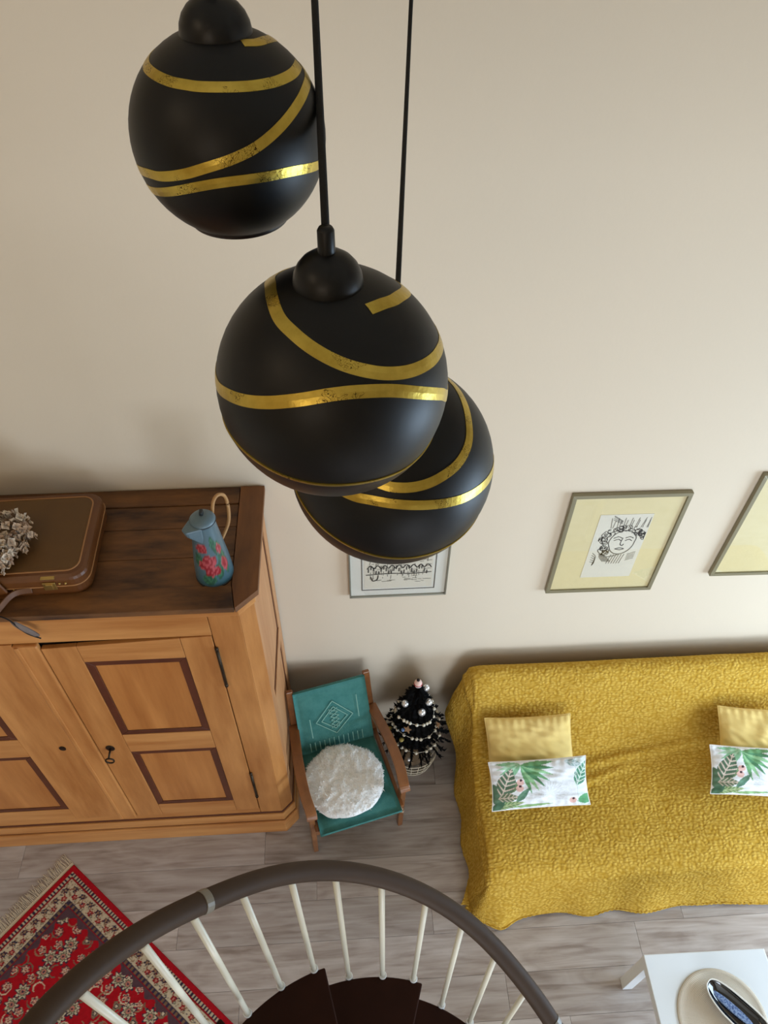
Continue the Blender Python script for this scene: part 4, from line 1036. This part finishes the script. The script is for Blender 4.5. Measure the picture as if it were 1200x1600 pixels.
# ------------------------------------------------------------------ spiral staircase
CXs, CYs, R0, h = .01434, .03326, .540, .2352; TH0s, DL = 2.2551, .1884; ZT, LB = 1.7398, .8704
stc = thing('spiral_staircase', 'brown spiral staircase with cream balusters and curved handrail at the bottom', 'staircase', (CXs, CYs, 0))
def ang(i): return TH0s-DL*i
def zi(i): return ZT+LB+.02-h*(i-1)/3
def cpos(i, R, z): return (CXs+R*math.cos(ang(i)), CYs+R*math.sin(ang(i)), z)
TR_ = .533
KMAX = int((ZT)/h)
for k_ in range(-3, KMAX+1):
    z = ZT-h*k_
    if z < .1: break
    i0, i1 = -.66+3*k_, 2.34+3*k_
    poly = [(CXs+.05*math.cos(ang(i1)), CYs+.05*math.sin(ang(i1)))]
    # back edge tucked under the tread above
    poly = []
    n_ = 18; ia = i0-.35
    for j in range(n_+1): a = ang(i1+(ia-i1)*j/n_); poly.append((CXs+TR_*math.cos(a), CYs+TR_*math.sin(a)))
    for j in range(5): a = ang(ia+(i1-ia)*j/4); poly.append((CXs+.055*math.cos(a), CYs+.055*math.sin(a)))
    obj('tread', MB().prism(poly, z-.040, z), M['tread'], stc, bevel=.004)
obj('centre_pole', MB().tube([(CXs, CYs, 0), (CXs, CYs, 2.5)], .05, 24, (1,0,0)), M['tread'], stc, smooth=True)
obj('pole_cap', MB().ball((CXs, CYs, 2.5), .052, 20, 10, (1,1,.5)), M['tread'], stc, smooth=True)
BTOP = {-1: (-.388, .3805), 0: (-.3212, .4433), 1: (-.2408, .5001), 2: (-.1489, .5446), 3: (-.0572, .5727), 4: (.0488, .5845), 5: (.1568, .5607), 6: (.2479, .5249), 7: (.3326, .4716), 8: (.406, .3997)}
BBOT = {0: (-.3326, .449), 1: (-.2408, .5097), 2: (-.146, .5482), 3: (-.0488, .5725), 4: (.0589, .5681), 5: (.1557, .5528), 6: (.2572, .5178), 7: (.3455, .4635)}
for i in range(-8, 3*KMAX+2):
    kk = math.floor((i+.66)/3); zb = ZT-h*kk
    if zb < .1: break
    tx, ty = BTOP.get(i, cpos(i, .541, 0)[:2]); bx_, by_ = BBOT.get(i, cpos(i, .543, 0)[:2])
    if i not in BBOT and i in BTOP: bx_, by_ = cpos(i, .543, 0)[:2]
    zt2 = zi(i)-.012
    o = obj('baluster', MB().tube([(bx_, by_, zb-.05), (tx, ty, zt2)], .0078, 12, (1,0,0)), M['baluster'], stc, smooth=True)
    obj('sleeve', MB().tube([(bx_, by_, zb-.045), (bx_, by_, zb+.008)], .0125, 14, (1,0,0)), M['sleeve'], o, smooth=False, bevel=.002)
rp_ = {-2.62: (-.4999, .2476), -2.14: (-.4778, .2926), -1.6: (-.4479, .3404), -.72: (-.388, .4089), .27: (-.3084, .4713), 1.59: (-.1933, .5453), 3.03: (-.0476, .5873), 4.6: (.1161, .5796), 6.07: (.2579, .5263), 7.45: (.3692, .4431), 8.9: (.4728, .3337)}
ctrl = [cpos(i, .552, zi(i)) for i in (-9, -8, -7, -6, -5, -4, -3.4)]+[(x, y_, zi(i)) for i, (x, y_) in sorted(rp_.items())]+[cpos(i, .552, zi(i)) for i in range(10, 3*KMAX)]
rc = catmull(ctrl, 7)
# smooth the path a little
P_ = np.array([tuple(p) for p in rc])
for _ in range(14): P_[1:-1] = .25*P_[:-2]+.5*P_[1:-1]+.25*P_[2:]
sec = [(.0225*math.cos(2*PI*i/20)*(1 if abs(math.cos(2*PI*i/20)) < .9 else .99), .0185*math.sin(2*PI*i/20)) for i in range(20)]
P_ = P_[P_[:, 2] < 3.6]
obj('handrail', MB().sweep(P_.tolist(), sec), M['rail'], stc, smooth=True)
def railring(i):
    z = zi(i); j = int(np.argmin(np.abs(P_[:, 2]-z))); q = P_[max(j-1, 0):j+2]; a = Vector(q[0]); b_ = Vector(q[-1]); d_ = (b_-a).normalized(); c_ = (a+b_)/2
    o = MB().sweep([c_-d_*.009, c_+d_*.009], [(x*1.07, y_*1.07) for x, y_ in sec])
    o2 = obj('rail_joint', o, M['ringjoint'], stc, bevel=.001); return o2
railring(.27); railring(8.95)

# ------------------------------------------------------------------ pendant lamps
def sdir(az_, el): a, e_ = math.radians(az_), math.radians(el); return Vector((math.cos(e_)*math.cos(a), math.cos(e_)*math.sin(a), math.sin(e_)))
def pendant(c_, R, bands, rimband, label, cut, wgold, cordpath):
    t_ = thing('pendant_lamp', label, 'lamp', c_, 0, 'black and gold globe pendants')
    n = 26; pf = []
    e0 = math.radians(-cut); e1 = math.radians(84)
    for i in range(n+1): a = e0+(e1-e0)*i/n; pf.append((R*math.cos(a), R*math.sin(a)))
    for i in range(n, -1, -1): a = e0+(e1-e0)*i/n; pf.append(((R-.003)*math.cos(a), (R-.003)*math.sin(a)))
    pf.append(pf[0])
    sh = obj('shade', MB().lathe(pf, n=72), M['black_shade'], t_, local=True, smooth=True)
    def strip(path, w, k_=1.004, m=M['gold'], closed=False):
        D = [sdir(a, e_) for a, e_ in path]; D = [d_.normalized() for d_ in catmull(D, 6, closed)]
        b = MB(); vs = []; nD = len(D)
        for i, d_ in enumerate(D):
            tg_ = (D[(i+1) % nD]-D[i-1]) if closed else D[min(i+1, nD-1)]-D[max(i-1, 0)]
            s_ = d_.cross(tg_).normalized()*w/2
            p = d_*R*k_
            vs += [(p+s_).normalized()*R*k_, p.normalized()*R*(k_+.001), (p-s_).normalized()*R*k_, (p-s_).normalized()*R*.999, (p+s_).normalized()*R*.999]
        fs = []
        for i in range(nD if closed else nD-1):
            j = (i+1) % nD
            for a in range(5): fs.append((i*5+a, i*5+(a+1) % 5, j*5+(a+1) % 5, j*5+a))
        b.add(vs, fs); return b
    for path in bands:
        obj('gold_band', strip(path, wgold), M['gold'], sh, local=True, smooth=False)
    if rimband:
        az_ = [p[0] for p in rimband]; el = [p[1] for p in rimband]
        # collar below the thin gold line, from the line down to the opening
        b = MB(); nn_ = 72; k0 = 10; V_ = []
        def lat(a):
            a = (a+180) % 360-180; m0, m1 = az_[0], az_[-1]
            if m0 <= a <= m1: return float(np.interp(a, az_, el))
            span = 360-(m1-m0); u = ((a-m1) % 360)/span; s3 = u*u*(3-2*u); return el[-1]+(el[0]-el[-1])*s3
        lats = [lat(-180+360*i/nn_) for i in range(nn_)]
        for _ in range(6): lats = [(lats[i-1]+lats[i]*2+lats[(i+1) % nn_])/4 for i in range(nn_)]
        for i in range(nn_):
            a = -180+360*i/nn_; l0 = lats[i]
            for j in range(k0+1):
                e_ = l0+(-cut-1-l0)*j/k0; kq = 1.006 if 0 < j < k0 else 1.0; V_.append(sdir(a, e_)*R*kq)
        F_ = [(i*(k0+1)+j, ((i+1) % nn_)*(k0+1)+j, ((i+1) % nn_)*(k0+1)+j+1, i*(k0+1)+j+1) for i in range(nn_) for j in range(k0)]
        obj('rim_collar', b.add(V_, F_), M['rim'], sh, local=True, smooth=True)
        obj('gold_line', strip([(-180+360*i/nn_, lats[i]) for i in range(0, nn_, 2)], wgold*.30, 1.009, closed=True), M['gold'], sh, local=True)
    else:
        rf_ = [(R*math.cos(math.radians(-cut)), R*math.sin(math.radians(-cut))+.001), (R*math.cos(math.radians(-cut)), R*math.sin(math.radians(-cut))-.003), (R*math.cos(math.radians(-cut))-.004, R*math.sin(math.radians(-cut))-.005)]
        obj('rim_collar', MB().lathe(rf_, n=60), M['rim'], sh, local=True, smooth=True)
    cr = .0345; zc = R*math.cos(math.asin(cr/R))-.003
    cp = [(cr*1.0, zc-.003), (cr*1.01, zc+.003)]+[(cr*math.cos(a), zc+.004+cr*.92*math.sin(a)) for a in [math.radians(x) for x in (15, 30, 45, 60, 72, 80)]]+[(0.0, zc+.004+cr*.92)]
    cap_ = obj('cap', MB().lathe(cp, n=40), M['black_cap'], t_, local=True, smooth=True)
    zc2 = zc+cr*.88
    obj('cord_grip', MB().lathe([(.0085, zc2), (.0082, zc2+.026), (.0065, zc2+.029), (0, zc2+.029)], n=20), M['black_cap'], cap_, local=True, smooth=True)
    cp_ = [(0, 0, zc2+.02)]+[(x, y_, z-c_[2]) for x, y_, z in cordpath]
    obj('cord', MB().tube(catmull(cp_, 8), .0041, 10, (1,0,0)), M['cord'], t_, local=True, smooth=True)
    obj('ceiling_cup', MB().lathe([(0, -.03), (.03, -.03), (.045, -.012), (.047, 0), (0, 0)], (cordpath[-1][0], cordpath[-1][1], ZC-c_[2]), 32), M['black_cap'], t_, local=True, smooth=True)
def back_link(a_end, a_start, n=6):
    """hidden-side continuation from a_end to a_start going eastwards (increasing azimuth)"""
    (a1, e1), (a0, e0) = a_end, a_start; span = (a0-a1) % 360
    return [(a1+span*i/(n+1), e1+(e0-e1)*(i/(n+1))) for i in range(1, n+1)]
c1, c2, c3 = (-.1077, .8365, 3.9765), (-.0103, .6734, 3.7806), (.0693, .8257, 3.5086)
b1A = [(-170.9, 46.1), (-148.7, 45.7), (-126.6, 45.0), (-108.9, 44.7), (-95.1, 44.4), (-76.8, 43.9), (-58.3, 42.8), (-39.0, 41.8), (-18.2, 41.2), (4.7, 40.4)]
b1B = [(-158, -10), (-140.5, -6.1), (-128.1, -4.2), (-110.9, .6), (-97.7, 5.1), (-82.4, 9.5), (-68.6, 13.9), (-53.2, 20.1), (-36.7, 26.2), (-18.3, 30.8), (9.5, 33)]
b1D = [(-154.4, -21), (-119.9, -10.9), (-101.4, -5.0), (-85.0, -2.3), (-65.7, -2.2), (-45.3, -4.0), (-14.1, -11)]
b1C = [(-45.7, 67.8), (-17.7, 63.8), (25.7, 55), (60, 47)]
# turns of one long ribbon: C runs on into A behind the globe, A into B, B into D
one = b1C+back_link((60, 47), (-170.9+360, 46.1), 3)+[(a+360, e_) for a, e_ in b1A]
two = b1B[::1]
pendant(c1, .10, [one, b1B+[(40, 35), (75, 38)], b1D+[(30, -16), (80, -18), (140, -20)]], None,
        'smallest and highest black globe pendant with gold bands, at the upper left', 57, .0098, [(-.107, .836, 4.5), (-.107, .836, ZC-.02)])
b2A = [(120, 48), (145.9, 56), (168, 62), (-168.9+360, 63.4), (-139.2+360, 60.0), (-119.3+360, 56.3), (-102.1+360, 51.3), (-87.0+360, 46.0), (-74.1+360, 41.4), (-60.2+360, 36.6), (-46.3+360, 32.6), (-32.2+360, 29.4), (-17.1+360, 26.4), (6.0+360, 22), (400, 19), (440, 14), (480, 9)]
b2C = [(-45.1, 64.6), (-27.9, 62.7), (-6.2, 57.4), (24.7, 46), (60, 40), (110, 40)]
b2B = [(-220, 6), (-190, 8), (-165.6, 11.1), (-149.9, 15.7), (-135.6, 20.0), (-121.9, 24.3), (-106.1, 28.9), (-90.8, 31.9), (-76.4, 32.0), (-58.8, 28.3), (-41.1, 19.6), (-25, 9), (-12.0, -1), (10, -6), (60, -8)]
pendant(c2, .125, [b2A, b2C, b2B], [(-145.5, -11.6), (-132.0, -13.6), (-117.6, -16.9), (-104.4, -18.6), (-91.6, -19.3), (-78.7, -19.8), (-64.7, -21.5), (-48.7, -25.0)],
        'front black globe pendant with gold bands and visible domed cap, centre of the three', 50, .0128, [(-.0103, .6734, 4.3), (-.0125, .672, 4.8), (-.0103, .6734, ZC-.02)])
b3A = [(60, 52), (23.1, 52), (3.4, 50), (-17.5, 45.3), (-33.5, 38.9), (-49.4, 34.5), (-64.5, 32.3), (-76.4, 31.1), (-88.6, 31.2), (-100.7, 32.9), (-130, 38), (-170, 46), (-210, 50)]
b3B = [(-175, 26), (-150, 25), (-119.3, 23.8), (-105.7, 23.8), (-90.2, 22.4), (-73.3, 19.7), (-54.1, 15.4), (-36.4, 11.8), (-16.6, 7.7), (20, 0), (80, -4)]
pendant(c3, .15, [b3A, b3B], [(-156.8, 1.5), (-147.3, -4.1), (-131.1, -8.6), (-115.5, -14.1), (-98.0, -19.2), (-83.0, -21.6), (-66.8, -22.3), (-49.1, -23.0)],
        'lowest and largest black globe pendant with gold bands, behind the front globe', 50, .0138, [(.082, .82, 3.85), (.084, .80, 4.1), (.079, .80, 4.7), (.079, .80, ZC-.02)])

for o in bpy.data.objects:
    if '_m' in o: del o['_m']
